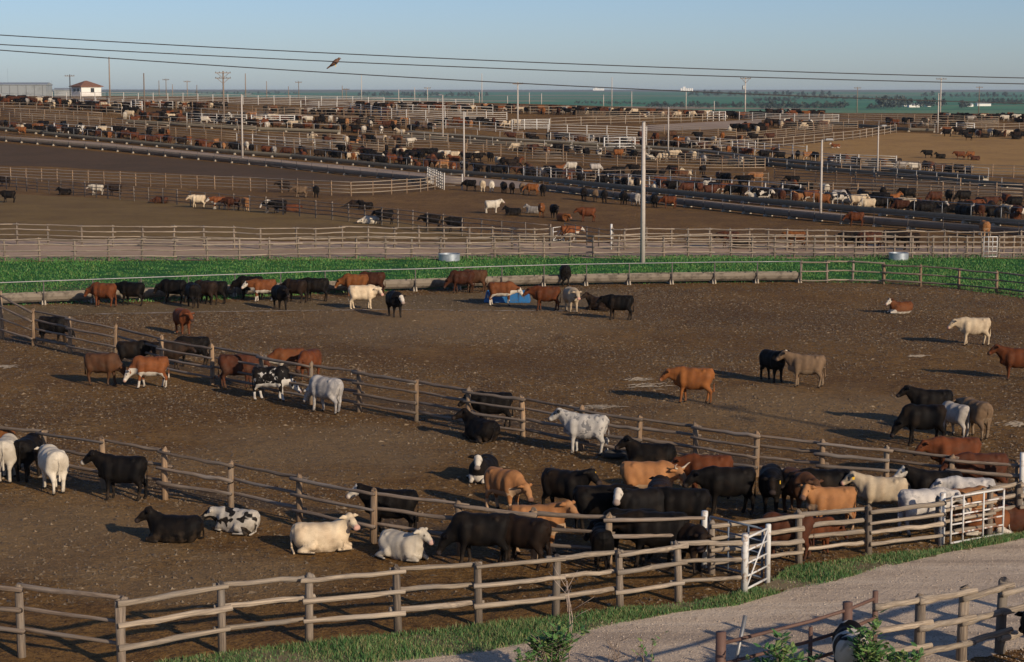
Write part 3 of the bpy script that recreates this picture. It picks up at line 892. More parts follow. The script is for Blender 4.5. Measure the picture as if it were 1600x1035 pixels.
# ------------------------------------------------------------------ rail fences, pipe fences, gates
def rail_protos(mk, n=6, r=.055, seed=1):
    rr = np.random.default_rng(seed); out = []
    for _ in range(n):
        mb = MB(); k = 7
        rad = r * (1 + .06 * rr.normal(size=k)) * np.linspace(1.12, .88, k)
        rad = np.clip(rad, r * .7, r * 1.35)
        y = .010 * rr.normal(size=k); z = .009 * rr.normal(size=k); y[0] = z[0] = y[-1] = z[-1] = 0
        mb.tube([(i / (k - 1), y[i], z[i]) for i in range(k)], list(rad), 8)
        out.append(mb.mesh('rail', M[mk], True))
    return out
def post_protos(mk, n=4, r=.085, seed=2):
    rr = np.random.default_rng(seed); out = []
    for _ in range(n):
        mb = MB()
        mb.tube([(0, 0, -.06), (rr.normal() * .006, rr.normal() * .006, .5), (rr.normal() * .01, rr.normal() * .01, .985), (0, 0, 1.0)],
                [r * 1.05, r * (1 + .05 * rr.normal()), r * .95, r * .80], 10)
        out.append(mb.mesh('post', M[mk], True))
    return out
RAILS = {'pale': rail_protos('rail_pale', 6, .057, 3), 'brown': rail_protos('rail_brown', 6, .052, 4), 'slim': rail_protos('rail_pale', 5, .048, 5), 'slim_brown': rail_protos('rail_brown', 5, .05, 6)}
POSTS = {'grey': post_protos('post_grey', 4, .092, 7), 'brown': post_protos('post_brown', 4, .092, 8), 'slim': post_protos('post_grey', 3, .075, 9)}

def aim(a, b):
    d = b - a
    return d.to_track_quat('X', 'Z').to_euler()

def rail_fence(pix, label, hts, nr, rk, pk, seed, lo=.28, hi=.95, over=.16, group='wooden rail fences of the pens', world=False, jit=.03, endpost=0):
    """posts at the given ground pixels; each span carries its own set of round rails, lapped past the posts"""
    rr = random.Random(seed)
    pts = pix if world else [at(*p) for p in pix]
    t = thing('rail_fence', label, 'fence', pts[0], 0, group)
    o0 = pts[0]
    hh = hts if hasattr(hts, '__len__') else [hts * (1 + rr.uniform(-.035, .035)) for _ in pts]
    for p, h in list(zip(pts, hh))[:len(pts) - endpost]:
        q = p - o0
        link('post', rr.choice(POSTS[pk]), t, q, (rr.uniform(-.025, .025), rr.uniform(-.025, .025), rr.uniform(0, 6)), (1, 1, h))
    for i in range(len(pts) - 1):
        a, b = pts[i], pts[i + 1]
        d = (b - a); L = d.length; dn = d / L; sd = Vector((-dn.y, dn.x, 0))
        side = 1 if i % 2 else -1
        for k in range(nr):
            f = lo + (hi - lo) * k / (nr - 1)
            off = sd * .115 * side
            ov0 = over * rr.uniform(.5, 1.3) if i else .1
            ov1 = over * rr.uniform(.5, 1.3) if i < len(pts) - 2 else .1
            A = a - dn * ov0 + off + Vector((0, 0, f * hh[i] + rr.uniform(-jit, jit)))
            B = b + dn * ov1 + off + Vector((0, 0, f * hh[i + 1] + rr.uniform(-jit, jit)))
            if rr.random() < .5: A, B = B, A
            s = rr.uniform(.85, 1.18)
            link('rail', rr.choice(RAILS[rk]), t, A - o0, aim(A, B), ((B - A).length, s, s))
    return t

def along(pix, step, maxn=400):
    """ground points every step metres along a pixel polyline"""
    pts = [at(*p) for p in pix]
    L = sum((b - a).length for a, b in zip(pts, pts[1:]))
    n = max(2, min(maxn, int(round(L / step)) + 1))
    out = interp_poly(pts, n)
    for p in out: p.z = tz(p.x, p.y)
    return out

unit_post = {}
def uposts(mk, r=.06):
    k = (mk, r)
    if k not in unit_post:
        mb = MB(); mb.tube([(0, 0, -.05), (0, 0, 1)], [r, r * .95], 6)
        unit_post[k] = mb.mesh('post', M[mk], True)
    return unit_post[k]

def line_fence(name, pix, label, h, nr, step, pm, rm, pr=.07, rr_=.04, lo=.25, hi=.95, group='fences of the far pens', cat='fence', seed=0, maxn=100, n=5):
    """a fence far off: real posts, and each row of rails one long rail that follows the ground"""
    pts = along(pix, step, maxn)
    t = thing(name, label, cat, pts[0], 0, group)
    o0 = pts[0]; q = random.Random(seed)
    me = uposts(pm, pr)
    for p in pts:
        link('post', me, t, p - o0, (q.uniform(-.02, .02), q.uniform(-.02, .02), 0), (1, 1, h * q.uniform(.96, 1.05)))
    for k in range(nr):
        f = lo + (hi - lo) * (k / (nr - 1) if nr > 1 else 1)
        mb = MB(); last = None
        V = []
        for i, p in enumerate(pts):
            V.append(p - o0 + Vector((0, -.02, f * h + q.uniform(-.035, .035))))
        mb.tube(V, [rr_ * q.uniform(.85, 1.15) for _ in V], n)
        link('rail', mb.mesh('rail', M[rm], True), t)
    return t

def pipe_gate(name, a, b, label, h, nbars, stiles, brace, mp, mb_, group='pipe gates of the pens', lift=.12, hb=None, extra=None):
    """a welded pipe gate between two world points: frame, bars, uprights, diagonal brace, hung on end posts"""
    t = thing(name, label, 'gate', a, 0, group)
    d = b - a
    hb = hb or h
    P = lambda u, z: d * u + Vector((0, 0, z))
    f = MB()
    r = .029
    f.tube([P(.03, lift), P(.03, h)], r, 8); f.tube([P(.97, lift), P(.97, hb)], r, 8)
    f.tube([P(.03, h), P(.97, hb)], r, 8); f.tube([P(.03, lift), P(.97, lift)], r, 8)
    link('gate_frame', f.mesh('gate_frame', M[mp], True), t)
    for k in range(1, nbars - 1):
        m = MB(); u = k / (nbars - 1)
        m.tube([P(.03, lift + (h - lift) * u), P(.97, lift + (hb - lift) * u)], .024, 8)
        link('bar', m.mesh('bar', M[mb_], True), t)
    for u in stiles:
        m = MB(); m.tube([P(u, lift - .04) + Vector((0, -.03, 0)), P(u, h * (1 - u) + hb * u) + Vector((0, -.03, 0))], .026, 8)
        link('stile', m.mesh('stile', M[mp], True), t)
    if brace:
        m = MB(); m.tube([P(.05, lift + .02) + Vector((0, -.05, 0)), P(.95, hb - .02) + Vector((0, -.05, 0))], .022, 8)
        link('brace', m.mesh('brace', M[mp], True), t)
    return t

def gate_post(p, h, label, m='white_pipe', r=.075):
    mb = MB()
    mb.tube([Vector((0, 0, -.05)), Vector((0, 0, h - .02)), Vector((0, 0, h))], [r, r, r * .8], 12)
    o = link('gate_post', mb.mesh('gate_post', M[m], True), None, p)
    return tag(o, label, 'post', 'steel gate posts')

# nearest fence, left corner to the first white gate, then on to the right past it
FA = [(190, 1050), (347, 1020), (483, 1004), (622, 990), (748, 978), (868, 966), (969, 952), (1060, 940), (1157, 932)]
rail_fence(FA, 'pale grey three-rail wooden fence along the front verge, left of the white gates', [1.56, 1.52, 1.50, 1.50, 1.45, 1.45, 1.37, 1.42, 1.32], 3, 'pale', 'grey', 1, .34, .96, endpost=1)
rail_fence([(190.5, 1050.5), (34, 1027), (-130, 1006), (-290, 988)], 'grey wooden fence leading away from the front left corner post', [1.54, 1.55, 1.5, 1.5], 3, 'brown', 'grey', 2, .38, .98)
FA2 = [(1112, 897), (1248, 880), (1357, 866), (1466, 852)]
rail_fence(FA2, 'front wooden fence with four rails between the two sets of white gates', [1.33, 1.36, 1.26, 1.25], 4, 'pale', 'grey', 3, .22, .92, .05, endpost=1)
rail_fence([(1466, 850), (1545, 840), (1592, 829), (1680, 812), (1790, 795)], 'front wooden fence behind the white gate at the right', [1.25, 1.40, 1.36, 1.4, 1.4], 4, 'pale', 'grey', 4, .25, .95)
# second fence, from the left edge down to the white post
FB = [(-130, 703), (-30, 731), (68, 741), (162, 764), (258, 781), (361, 798), (468, 824), (583, 849), (719, 868), (835, 881), (951, 891), (1094, 889)]
rail_fence(FB, 'brown three-rail fence running from the left edge down to the white gate post', [1.4, 1.42, 1.42, 1.57, 1.53, 1.42, 1.44, 1.44, 1.42, 1.40, 1.42, 1.45], 3, 'brown', 'brown', 5, .34, .93, endpost=1)
# third fence, across the middle of the lot
FC = [(4, 530), (52, 540), (110, 553), (181, 567), (253, 585), (332, 601), (410, 618), (486, 632), (561, 644), (650, 658), (732, 674), (817, 686), (908, 704), (998, 718), (1087, 729), (1181, 745), (1283, 757), (1385, 766), (1485, 780), (1590, 790)]
rail_fence(FC, 'long brown rail fence crossing the middle of the lot between the two big pens', [2.35, 1.72] + [1.72, 1.70, 1.62, 1.62, 1.66, 1.62] + [1.62, 1.55, 1.55, 1.50, 1.50, 1.45, 1.40, 1.40, 1.36, 1.35, 1.30, 1.30], 4, 'brown', 'brown', 6, .20, .93)
gate_post(at(1595, 793), 1.62, 'white steel post at the right edge where the middle fence ends')
# wooden fence at the far right corner of the big pen
rail_fence([(1251, 442), (1292, 442), (1332, 442), (1380, 444)], 'short light wooden fence between the end of the concrete bunk and the corner', 1.42, 3, 'slim', 'slim', 7, .12, .95)
rail_fence([(1380.6, 444.5), (1438, 448), (1498, 452), (1557, 458), (1615, 464), (1680, 471)], 'dark three-rail fence sloping away right in front of the grass', 1.28, 3, 'slim_brown', 'brown', 8, .2, .95)
# the alley's two fences
D1 = [(8, 408), (62, 408), (117, 408), (170, 408), (222, 408), (273, 408), (324, 407.5), (374, 407), (421, 405.5), (467, 405), (515, 404.5), (557, 404), (603, 404), (643, 404), (688, 404), (730, 404), (773, 403.5), (812, 403), (850, 403), (890, 402.5), (927, 402.3), (966, 402), (1003, 402), (1037, 402), (1075, 402), (1110, 402), (1142, 402), (1175, 402), (1210, 402.3), (1241, 402.4), (1272, 402.6), (1305, 402.8), (1336, 403), (1366, 403), (1397, 403), (1425, 403), (1457, 403), (1482, 403), (1510, 403), (1534, 403)]
rail_fence([(-98, 408), (-45, 408)] + D1, 'nearer of the two parallel fences along the alley, above the grass strip', 1.62, 4, 'slim', 'slim', 9, .22, .95, .25)
rail_fence([(1560, 403), (1583, 403), (1612, 403), (1645, 403), (1680, 403)], 'short fence right of the white grid gate beside the alley', 1.62, 4, 'slim', 'slim', 10, .22, .95)
D2 = [(-70, 381), (-22, 382), (27, 382.5), (75, 383.5), (128, 385.5), (177, 386), (224, 386), (272, 386.5), (319, 387), (366, 388), (407, 389.5), (463, 389), (493, 389), (535, 388), (575, 388), (616, 388.5), (655, 389), (694, 389), (733, 389), (770, 389.5), (800, 390), (835, 390), (860, 390)]
rail_fence(D2, 'farther of the two alley fences, left of the small white gate', 1.68, 4, 'slim', 'slim', 11, .22, .95, .25)
D3 = [(958, 390), (976, 391), (1010, 388.5), (1049, 388), (1075, 389), (1108, 389), (1140, 390), (1170, 390.5), (1200, 391), (1229, 391.5), (1260, 392), (1289, 392), (1317, 393), (1350, 393.5), (1383, 394), (1422, 394), (1450, 394), (1475, 394), (1495, 394), (1520, 394.5), (1545, 395), (1568, 395), (1595, 395), (1640, 395), (1685, 395)]
rail_fence(D3, 'farther of the two alley fences, right of the tall white post', 1.62, 4, 'slim', 'slim', 12, .22, .95, .25)
a, b = at(863.5, 378.5), at(882, 376)
g_ = pipe_gate('pipe_gate', a, b, 'small white square gate with a diagonal brace beside the alley', 1.15, 4, (), True, 'white_pipe', 'white_pipe')
line_fence('rail_fence', [(882, 377), (954, 390)], 'short dim brown fence between the small white gate and the tall white post', 1.5, 4, 2.4, 'dark_steel', 'rail_brown', .05, .035, .3, .95, 'wooden rail fences of the pens')
gate_post(at(955, 390), 1.95, 'tall white post between the two halves of the far alley fence', 'white_pipe', .085)
a, b = at(1536, 403.5), at(1558, 403.5)
pipe_gate('pipe_gate', a, b, 'white gate like a window grid in the alley fence at the right', 1.55, 5, (.35, .65), False, 'white_pipe', 'white_pipe')

# white gates of the front fence
gp = at(1163, 930); gate_post(gp, 1.50, 'white steel gate post at the right end of the front fence', 'white_pipe', .085)
g2 = at(1199, 911); gate_post(g2, 1.48, 'white post at the free end of the small braced gate', 'white_pipe', .07)
pipe_gate('pipe_gate', gp, g2, 'small white braced gate set edge-on at the end of the front fence', 1.38, 5, (), True, 'white_pipe', 'white_pipe')
wp = at(1100, 887); gate_post(wp, 1.47, 'white post where the brown fence meets the long dark pipe gate', 'white_pipe', .085)
pipe_gate('pipe_gate', wp + Vector((.1, -.06, 0)), g2 + Vector((-.09, .05, 0)), 'long dark pipe gate, shade painted blue, swung between the two white posts', 1.34, 5, (.36, .72), False, 'shaded_pipe', 'shaded_pipe')
wq = at(1471, 852); gate_post(wq, 1.42, 'thick white post with peeling paint beside the right-hand white gate', 'white_pipe', .085)
e_ = at(1566, 838) + Vector((0, -.2, 0)); pipe_gate('pipe_gate', at(1476, 853) + Vector((.05, -.25, 0)), e_, 'wide white gate with rusty lower bars at the right', 1.36, 6, (.24, .60), False, 'white_pipe', 'white_rust')

# rusty pipe fence and log fence at the bottom right
PB = [(1125, 1095), (1265, 1066), (1322, 1056), (1365, 1046)]
pw = [at(*p) for p in PB]
t = thing('pipe_fence', 'rust brown steel pipe fence with two thick posts at the bottom right', 'fence', pw[0])
for p, h, r in zip(pw, (1.40, 1.16, 1.56, 1.68), (.105, .045, .105, .06)):
    mb = MB(); mb.tube([(0, 0, -.05), (0, 0, h)], r, 12)
    link('post', mb.mesh('post', M['rust_pipe'], True), t, p - pw[0])
for k, z in enumerate((1.16, .74, .34)):
    mb = MB(); mb.tube([p - pw[0] + Vector((0, 0, z + .12 * i)) for i, p in enumerate(pw)], .038, 8)
    link('rail', mb.mesh('rail', M['rust_pipe'], True), t)
mb = MB(); A = at(1138, 1090); mb.tube([Vector((0, 0, 0)), Vector((.34, .2, 1.62))], .042, 8)
tag(link('leaning_pipe', mb.mesh('leaning_pipe', M['steel'], True), None, A), 'grey pipe leaning beside the first thick rusty post', 'pipe')
FL = [(1435, 1040), (1502, 1032), (1562, 1020), (1640, 1004), (1720, 990)]
lw = [at(*p) for p in FL]
t = thing('log_fence', 'thick round-log fence with pale rails at the bottom right corner', 'fence', lw[0])
rr = random.Random(5)
for p, h in zip(lw, (1.52, 1.60, 1.60, 1.6, 1.6)):
    link('post', rr.choice(POSTS['grey']), t, p - lw[0], (rr.uniform(-.02, .02), rr.uniform(-.02, .02), rr.uniform(0, 6)), (1.25, 1.25, h))
lw2 = [at(1367, 1046)] + lw
for i in range(len(lw2) - 1):
    a, b = lw2[i], lw2[i + 1]; dn = (b - a).normalized()
    for k, z in enumerate((.40, .93, 1.42)):
        z2 = z + rr.uniform(-.06, .06)
        off = Vector((.05, -.17, 0)) * (1 if i % 2 else .85)
        A_ = a - dn * .12 + off + Vector((0, 0, z2 - .03)); B_ = b + dn * .22 + off + Vector((0, 0, z2 + .08))
        link('rail', rr.choice(RAILS['pale']), t, A_ - lw[0], aim(A_, B_), ((B_ - A_).length, 1.25, 1.25))

# ------------------------------------------------------------------ feed bunks
def feed_bunk(pix, label, seg, h, w, m_t, m_lip, post_m, post_h, side, group='feed bunks', nblock=None, post_step=None, post_r=.035, rail_r=.03, rails=(1.0,), post_off=.55, lipw=.05):
    """a concrete trough on blocks, cast in lengths, with a neck rail on posts on the cattle side (side = +1 away from the camera)"""
    pts = along(pix, seg, 100)
    t = thing('feed_bunk', label, 'feed bunk', pts[0], 0, group)
    o0 = pts[0]
    nrm = []
    for i in range(len(pts)):
        d = (pts[min(i + 1, len(pts) - 1)] - pts[max(i - 1, 0)]).normalized()
        n = Vector((-d.y, d.x, 0))
        if n.y < 0: n = -n
        nrm.append(n)
    z0 = .16
    prof = [(-.5 * w, h), (-.5 * w - .02, h * .72), (-.42 * w, z0 + .12), (-.25 * w, z0), (.25 * w, z0), (.42 * w, z0 + .12), (.5 * w + .02, h * .72), (.5 * w, h), (.5 * w - .09, h), (.34 * w, z0 + .26), (0, z0 + .15), (-.34 * w, z0 + .26), (-.5 * w + .09, h)]
    mb = MB(); np_ = len(prof)
    for i in range(len(pts) - 1):
        d = (pts[i + 1] - pts[i]).normalized() * .022
        vs = []
        for (p, n, s) in ((pts[i] + d, nrm[i], 1), (pts[i + 1] - d, nrm[i + 1], 1)):
            for (x, z) in prof: vs.append(p - o0 + n * x + Vector((0, 0, z)))
        fs = [(k, (k + 1) % np_, np_ + (k + 1) % np_, np_ + k) for k in range(np_)]
        fs += [tuple(range(np_)), tuple(range(2 * np_ - 1, np_ - 1, -1))]
        mi = len(mb.f)
        mb.add(vs, fs)
        for k in (7, 12): mb.mi[mi + k] = 1
    link('trough', mb.mesh('trough', [M[m_t], M[m_lip]]), t)
    bm_ = MB(); bm_.box((0, 0, .10), (.13, .56 * w, .15), 0, 0, .8)
    bme = bm_.mesh('support_block', M['block'])
    for i in range(len(pts)):
        d = nrm[i]
        link('support_block', bme, t, pts[i] - o0 + d * (-.06 if side < 0 else -.1), (0, 0, math.atan2(d.y, d.x) - math.pi / 2), (1, 1.05, 1))
    pp = along(pix, post_step or seg, 100)
    me = uposts(post_m, post_r)
    V = {r: [] for r in rails}
    for i, p in enumerate(pp):
        d = (pp[min(i + 1, len(pp) - 1)] - pp[max(i - 1, 0)]).normalized(); n = Vector((-d.y, d.x, 0))
        if n.y < 0: n = -n
        q = p - o0 + n * side * post_off * w
        link('post', me, t, q, None, (1, 1, post_h))
        for r in rails: V[r].append(q + Vector((0, 0, post_h * r)))
    for r in rails:
        mb = MB(); mb.tube(V[r], rail_r, 6)
        link('neck_rail', mb.mesh('neck_rail', M['steel' if post_m != 'white_far' else 'white_far'], True), t)
    return t

feed_bunk([(-90, 482), (0, 478), (100, 474), (200, 470), (350, 464), (500, 458), (650, 454), (760, 450), (870, 446.5), (1000, 444), (1130, 442), (1247, 441)], 'long grey concrete feed bunk behind the row of feeding cattle in front of the grass', 2.7, .66, .90, 'concrete', 'concrete', 'dark_steel', 1.36, -1, post_r=.04, rail_r=.035, post_off=.62)
FB2 = [(33, 222), (0, 226)]
feed_bunk([(-50, 214), (0, 220), (158, 234), (338, 252), (430, 261), (598, 279), (670, 286)], 'dark feed bunk with pale blocks, near side of the feed road, left half', 4.2, .74, .9, 'bunk_purple', 'bunk_lip', 'dark_steel', 1.25, -1, rails=(.95,), rail_r=.02)
feed_bunk([(855, 298), (960, 311), (1060, 322), (1200, 338), (1320, 350), (1469, 361.5), (1660, 376)], 'dark feed bunk, near side of the feed road, right of the thick pale pole', 4.0, .74, .9, 'bunk_purple', 'bunk_lip', 'dark_steel', 1.25, -1, rails=(.95,), rail_r=.02)
feed_bunk([(70, 212), (158, 221), (284, 233), (349, 240), (458, 248), (573, 260), (666, 269), (800, 281), (885, 289), (1001, 301), (1200, 321), (1376, 337), (1600, 357), (1660, 362)], 'long dark feed bunk with pale neck rail, far side of the feed road', 4.0, .70, .85, 'bunk_dark', 'bunk_dark', 'steel', 1.75, 1, rails=(1.0,), rail_r=.04)
feed_bunk([(-50, 199), (40, 208), (85, 211)], 'short dark feed bunk at the left edge above the feed road', 4.5, .70, .85, 'bunk_dark', 'bunk_dark', 'steel', 1.7, 1)
feed_bunk([(630, 216), (725, 223), (800, 229), (900, 233.5), (1012, 241), (1113, 248.5), (1200, 260), (1275, 268), (1400, 278), (1600, 296), (1680, 303)], 'second dark feed bunk of the middle distance, below its twin', 5.0, .70, .85, 'bunk_dark', 'bunk_dark', 'white_far', 1.35, -1, rails=(.95,))
feed_bunk([(640, 210), (720, 216), (800, 222), (900, 228), (1000, 233), (1100, 240), (1200, 253), (1288, 260.5), (1400, 271), (1540, 283)], 'third dark feed bunk of the middle distance, above its twin', 5.0, .70, .85, 'bunk_dark', 'bunk_dark', 'white_far', 1.7, 1, rails=(1.0,))
feed_bunk([(200, 193), (300, 199), (400, 205), (470, 207), (530, 209.5)], 'dark green feed bunk among the far pens at upper left', 5, .70, .85, 'bunk_dark', 'bunk_dark', 'white_far', 1.6, 1)
feed_bunk([(285, 180), (340, 185), (400, 190), (470, 194)], 'short dark feed bunk below the black herd at upper left', 5, .70, .85, 'bunk_dark', 'bunk_dark', 'white_far', 1.6, 1)
feed_bunk([(0, 157), (60, 160), (140, 170), (200, 177)], 'dark feed bunk near the white house', 5, .70, .85, 'bunk_dark', 'bunk_dark', 'white_far', 1.6, 1)
feed_bunk([(1300, 196), (1360, 201), (1420, 206), (1460, 207)], 'dark feed bunk near the crest above the tan pen', 5, .70, .85, 'bunk_dark', 'bunk_dark', 'white_far', 1.6, 1)

# ------------------------------------------------------------------ fences of the far pens
lf = line_fence
lf('rail_fence', [(-30, 279), (80, 284.5), (200, 290), (300, 295), (400, 299), (500, 305), (548, 307), (600, 305), (655, 301), (690, 295)], 'tan four-rail fence curving right below the dark strip of pen', 1.7, 4, 3.0, 'post_brown', 'rail_pale', .085, .05)
lf('rail_fence', [(-20, 293), (60, 301), (119, 306), (188, 313), (226, 316), (261, 319), (374, 330), (453, 337), (531, 345), (615, 354.5), (693, 366), (777, 376), (860, 384)], 'thin grey fence slanting down past the cream cow to the alley', 1.65, 4, 3.0, 'post_grey', 'rail_brown', .07, .04)
lf('rail_fence', [(1190, 306), (1280, 309), (1400, 312.5), (1500, 317), (1600, 322), (1680, 326)], 'tan four-rail fence above the right end of the feed road', 1.75, 4, 2.9, 'post_brown', 'rail_pale', .085, .05)
lf('rail_fence', [(1285, 267), (1430, 272), (1500, 276), (1600, 279), (1680, 282)], 'tan fence along the lower side of the broad tan pen', 1.8, 4, 3.0, 'post_brown', 'rail_pale', .09, .05)
lf('rail_fence', [(820, 256), (880, 256.5), (960, 262), (1000, 264), (1125, 267.5), (1195, 267)], 'tan fence between the twin bunks and the feed road', 1.8, 4, 3.2, 'post_brown', 'rail_pale', .09, .05)
lf('rail_fence', [(1080, 238), (1145, 234), (1219, 230), (1336, 218.5), (1400, 208)], 'pale three-rail fence climbing along the upper side of the tan pen', 1.7, 3, 3.4, 'rail_pale', 'rail_pale', .10, .055)
lf('rail_fence', [(860, 198), (976, 194), (1060, 192), (1130, 189)], 'pale fence below the herd on the crest, right of centre', 1.7, 3, 4.0, 'rail_pale', 'rail_pale', .09, .055)
lf('rail_fence', [(15, 190), (100, 195), (200, 202), (265, 206.5)], 'grey rail fence above the cattle at far left', 1.8, 4, 3.0, 'post_grey', 'rail_pale', .09, .05)
lf('rail_fence', [(395, 221), (460, 224), (540, 228)], 'tan fence with four close rails left of centre', 1.9, 4, 3.0, 'post_brown', 'rail_pale', .10, .06)
lf('rail_fence', [(545, 233), (600, 237), (700, 241), (800, 246), (880, 252)], 'tan fence running through the red cattle in the middle distance', 1.9, 4, 3.2, 'post_brown', 'rail_pale', .10, .055)
lf('rail_fence', [(400, 182), (500, 184), (600, 186), (760, 184)], 'low brown rail fence in the upper middle pens', 1.7, 3, 4.5, 'post_brown', 'rail_pale', .09, .055)
lf('rail_fence', [(250, 170), (330, 173), (400, 178), (470, 182)], 'brown rail fence below the black herd near the white skyline fence', 1.7, 3, 4, 'post_brown', 'rail_pale', .09, .055)
lf('rail_fence', [(-20, 172), (60, 174), (130, 178), (190, 181)], 'grey rail fence among the black herd at far left', 1.7, 3, 4, 'post_grey', 'rail_pale', .09, .055)
lf('rail_fence', [(265, 203), (330, 207), (400, 212)], 'grey rail fence right of the far left cattle', 1.7, 3, 4, 'post_grey', 'rail_pale', .09, .055)
lf('rail_fence', [(930, 285), (1010, 283), (1100, 286), (1200, 290)], 'thin fence behind the cattle at the middle of the feed road', 1.6, 3, 3.5, 'post_grey', 'rail_brown', .07, .045)
lf('rail_fence', [(770, 177), (860, 179), (900, 178)], 'pale rail fence under the crest herd at centre', 1.7, 3, 4, 'rail_pale', 'rail_pale', .09, .05)
lf('rail_fence', [(1300, 191), (1400, 193), (1500, 195), (1560, 196)], 'tan rail fence on the crest at the right', 1.9, 4, 3.6, 'post_brown', 'rail_pale', .09, .05)
lf('rail_fence', [(1480, 207), (1560, 206), (1640, 203)], 'pale fence behind the red and black herd at far right', 1.6, 3, 4, 'rail_pale', 'rail_pale', .09, .05)
lf('pipe_fence', [(82, 158.5), (200, 160), (300, 161), (400, 164), (500, 165.5), (600, 167)], 'long white pipe fence on the skyline left of centre', 2.1, 6, 3.4, 'white_far', 'white_far', .10, .045, .12, .97)
lf('pipe_fence', [(600, 167), (680, 168), (740, 169)], 'white pipe fence on the crest left of the middle pole', 1.9, 4, 4.0, 'white_far', 'white_far', .09, .045)
lf('pipe_fence', [(470, 173), (540, 176), (620, 187), (700, 191), (792, 192)], 'white pipe fence with tall posts slanting through the upper middle pens', 2.1, 5, 4.0, 'white_far', 'white_far', .11, .05, .2, .95)
lf('pipe_fence', [(393, 196), (460, 196.5)], 'bright white pipe panel left of centre in the far pens', 2.0, 5, 2.8, 'white_pipe', 'white_pipe', .12, .06, .15, .95)
lf('pipe_fence', [(800, 203), (858, 202.5)], 'white pipe panel beside the crossarm pole right of centre', 2.0, 6, 2.6, 'white_pipe', 'white_pipe', .10, .05, .15, .95)
lf('pipe_fence', [(856, 212), (900, 212), (960, 214), (1010, 216)], 'grey white corral fence above the twin bunks', 2.0, 4, 3.4, 'white_far', 'white_far', .10, .045)
lf('pipe_fence', [(944, 233), (992, 233)], 'white pipe gate panel at centre right above the bunk', 2.0, 4, 3.2, 'white_pipe', 'white_pipe', .13, .06, .2, .95)
lf('pipe_fence', [(1144, 239), (1200, 243), (1260, 248)], 'white pipe fence left of the tan pen', 2.0, 4, 3.2, 'white_far', 'white_far', .10, .05)
lf('pipe_fence', [(1105, 189.5), (1133, 189)], 'white pipe gate on the crest right of the pale fence', 2.0, 4, 1.9, 'white_pipe', 'white_pipe', .12, .055, .2, .95)
lf('pipe_fence', [(1155, 188), (1200, 191), (1250, 192), (1310, 193)], 'white pipe fence on the crest below the black herd', 1.9, 5, 3.0, 'white_far', 'white_far', .09, .05)
lf('pipe_fence', [(1284, 260), (1330, 262), (1400, 265)], 'white pipe fence at the near left corner of the tan pen', 2.0, 5, 3.0, 'white_far', 'white_far', .10, .05)
lf('pipe_fence', [(1494, 206), (1522, 207)], 'bright white pipe panel at far right below the crest', 1.8, 4, 3.2, 'white_pipe', 'white_pipe', .12, .055)
lf('pipe_fence', [(205, 172), (222, 172.5)], 'bright white pipe panel below the black herd at left', 1.9, 4, 3.0, 'white_pipe', 'white_pipe', .12, .055)
lf('pipe_fence', [(292, 193), (330, 194), (385, 196)], 'white pipe fence beside the tall wooden pole at left', 2.0, 4, 3.4, 'white_far', 'white_far', .10, .05)
lf('pipe_fence', [(818, 280), (860, 283), (935, 287)], 'white and tan corral panel behind the cattle at the feed road bend', 1.8, 4, 2.8, 'white_far', 'rail_pale', .09, .045)
lf('pipe_fence', [(668, 284), (694, 297), (722, 297)], 'pale pipe gates at the bend left of the tall thin pole', 2.0, 5, 2.4, 'white_far', 'rail_pale', .09, .045)
lf('pipe_fence', [(85, 207), (160, 213), (175, 214)], 'white pipe rails beside the cattle at far left', 1.7, 2, 3.6, 'white_pipe', 'white_far', .10, .05, .5, .95)

# more of the rail lines that cross the far pens
EX = [([(0, 182), (90, 186), (160, 190)], 0), ([(300, 186), (380, 192), (430, 196)], 0), ([(520, 196), (600, 199), (690, 204)], 0), ([(640, 198), (720, 202), (800, 208)], 1), ([(560, 218), (640, 222), (700, 225)], 0),
      ([(700, 232), (780, 236), (850, 240)], 0), ([(860, 222), (940, 226), (1010, 230)], 1), ([(1010, 208), (1080, 212), (1150, 216)], 0), ([(1150, 222), (1230, 215), (1300, 208)], 0), ([(1060, 228), (1120, 231), (1180, 236)], 1),
      ([(1220, 204), (1290, 204), (1340, 203)], 0), ([(1420, 200), (1480, 201), (1560, 200)], 0), ([(880, 243), (960, 247), (1040, 252)], 0), ([(1040, 255), (1110, 258), (1180, 263)], 0), ([(1210, 283), (1300, 288), (1400, 294), (1500, 300)], 0),
      ([(1330, 300), (1420, 305), (1600, 312)], 0), ([(950, 292), (1050, 297), (1150, 303), (1250, 312)], 1), ([(430, 232), (520, 237), (600, 243)], 0), ([(180, 208), (270, 214), (370, 222)], 0), ([(370, 224), (450, 230), (540, 238)], 1), ([(620, 176), (700, 178), (770, 180)], 1), ([(900, 186), (980, 187), (1060, 186)], 0), ([(130, 165), (210, 168), (270, 171)], 1)]
WHERE = ['upper left', 'upper middle', 'centre', 'upper right']
for i_, (pl, wh_) in enumerate(EX):
    w_ = WHERE[min(3, int(pl[0][0] / 400))]
    lf('pipe_fence' if wh_ else 'rail_fence', pl, ('pale pipe fence between the crowded far pens, ' if wh_ else 'tan rail fence between the crowded far pens, ') + w_, 1.7, 4 if not wh_ else 3, 3.6, 'white_far' if wh_ else 'post_brown', 'white_far' if wh_ else 'rail_pale', .085, .05, seed=i_)

# ------------------------------------------------------------------ poles, wires, bird
def pole_h(px, yb, yt):
    p = at(px, yb)
    return p, (yb - yt) / F * (p.y * CP + (EYE - p.z) * SP)

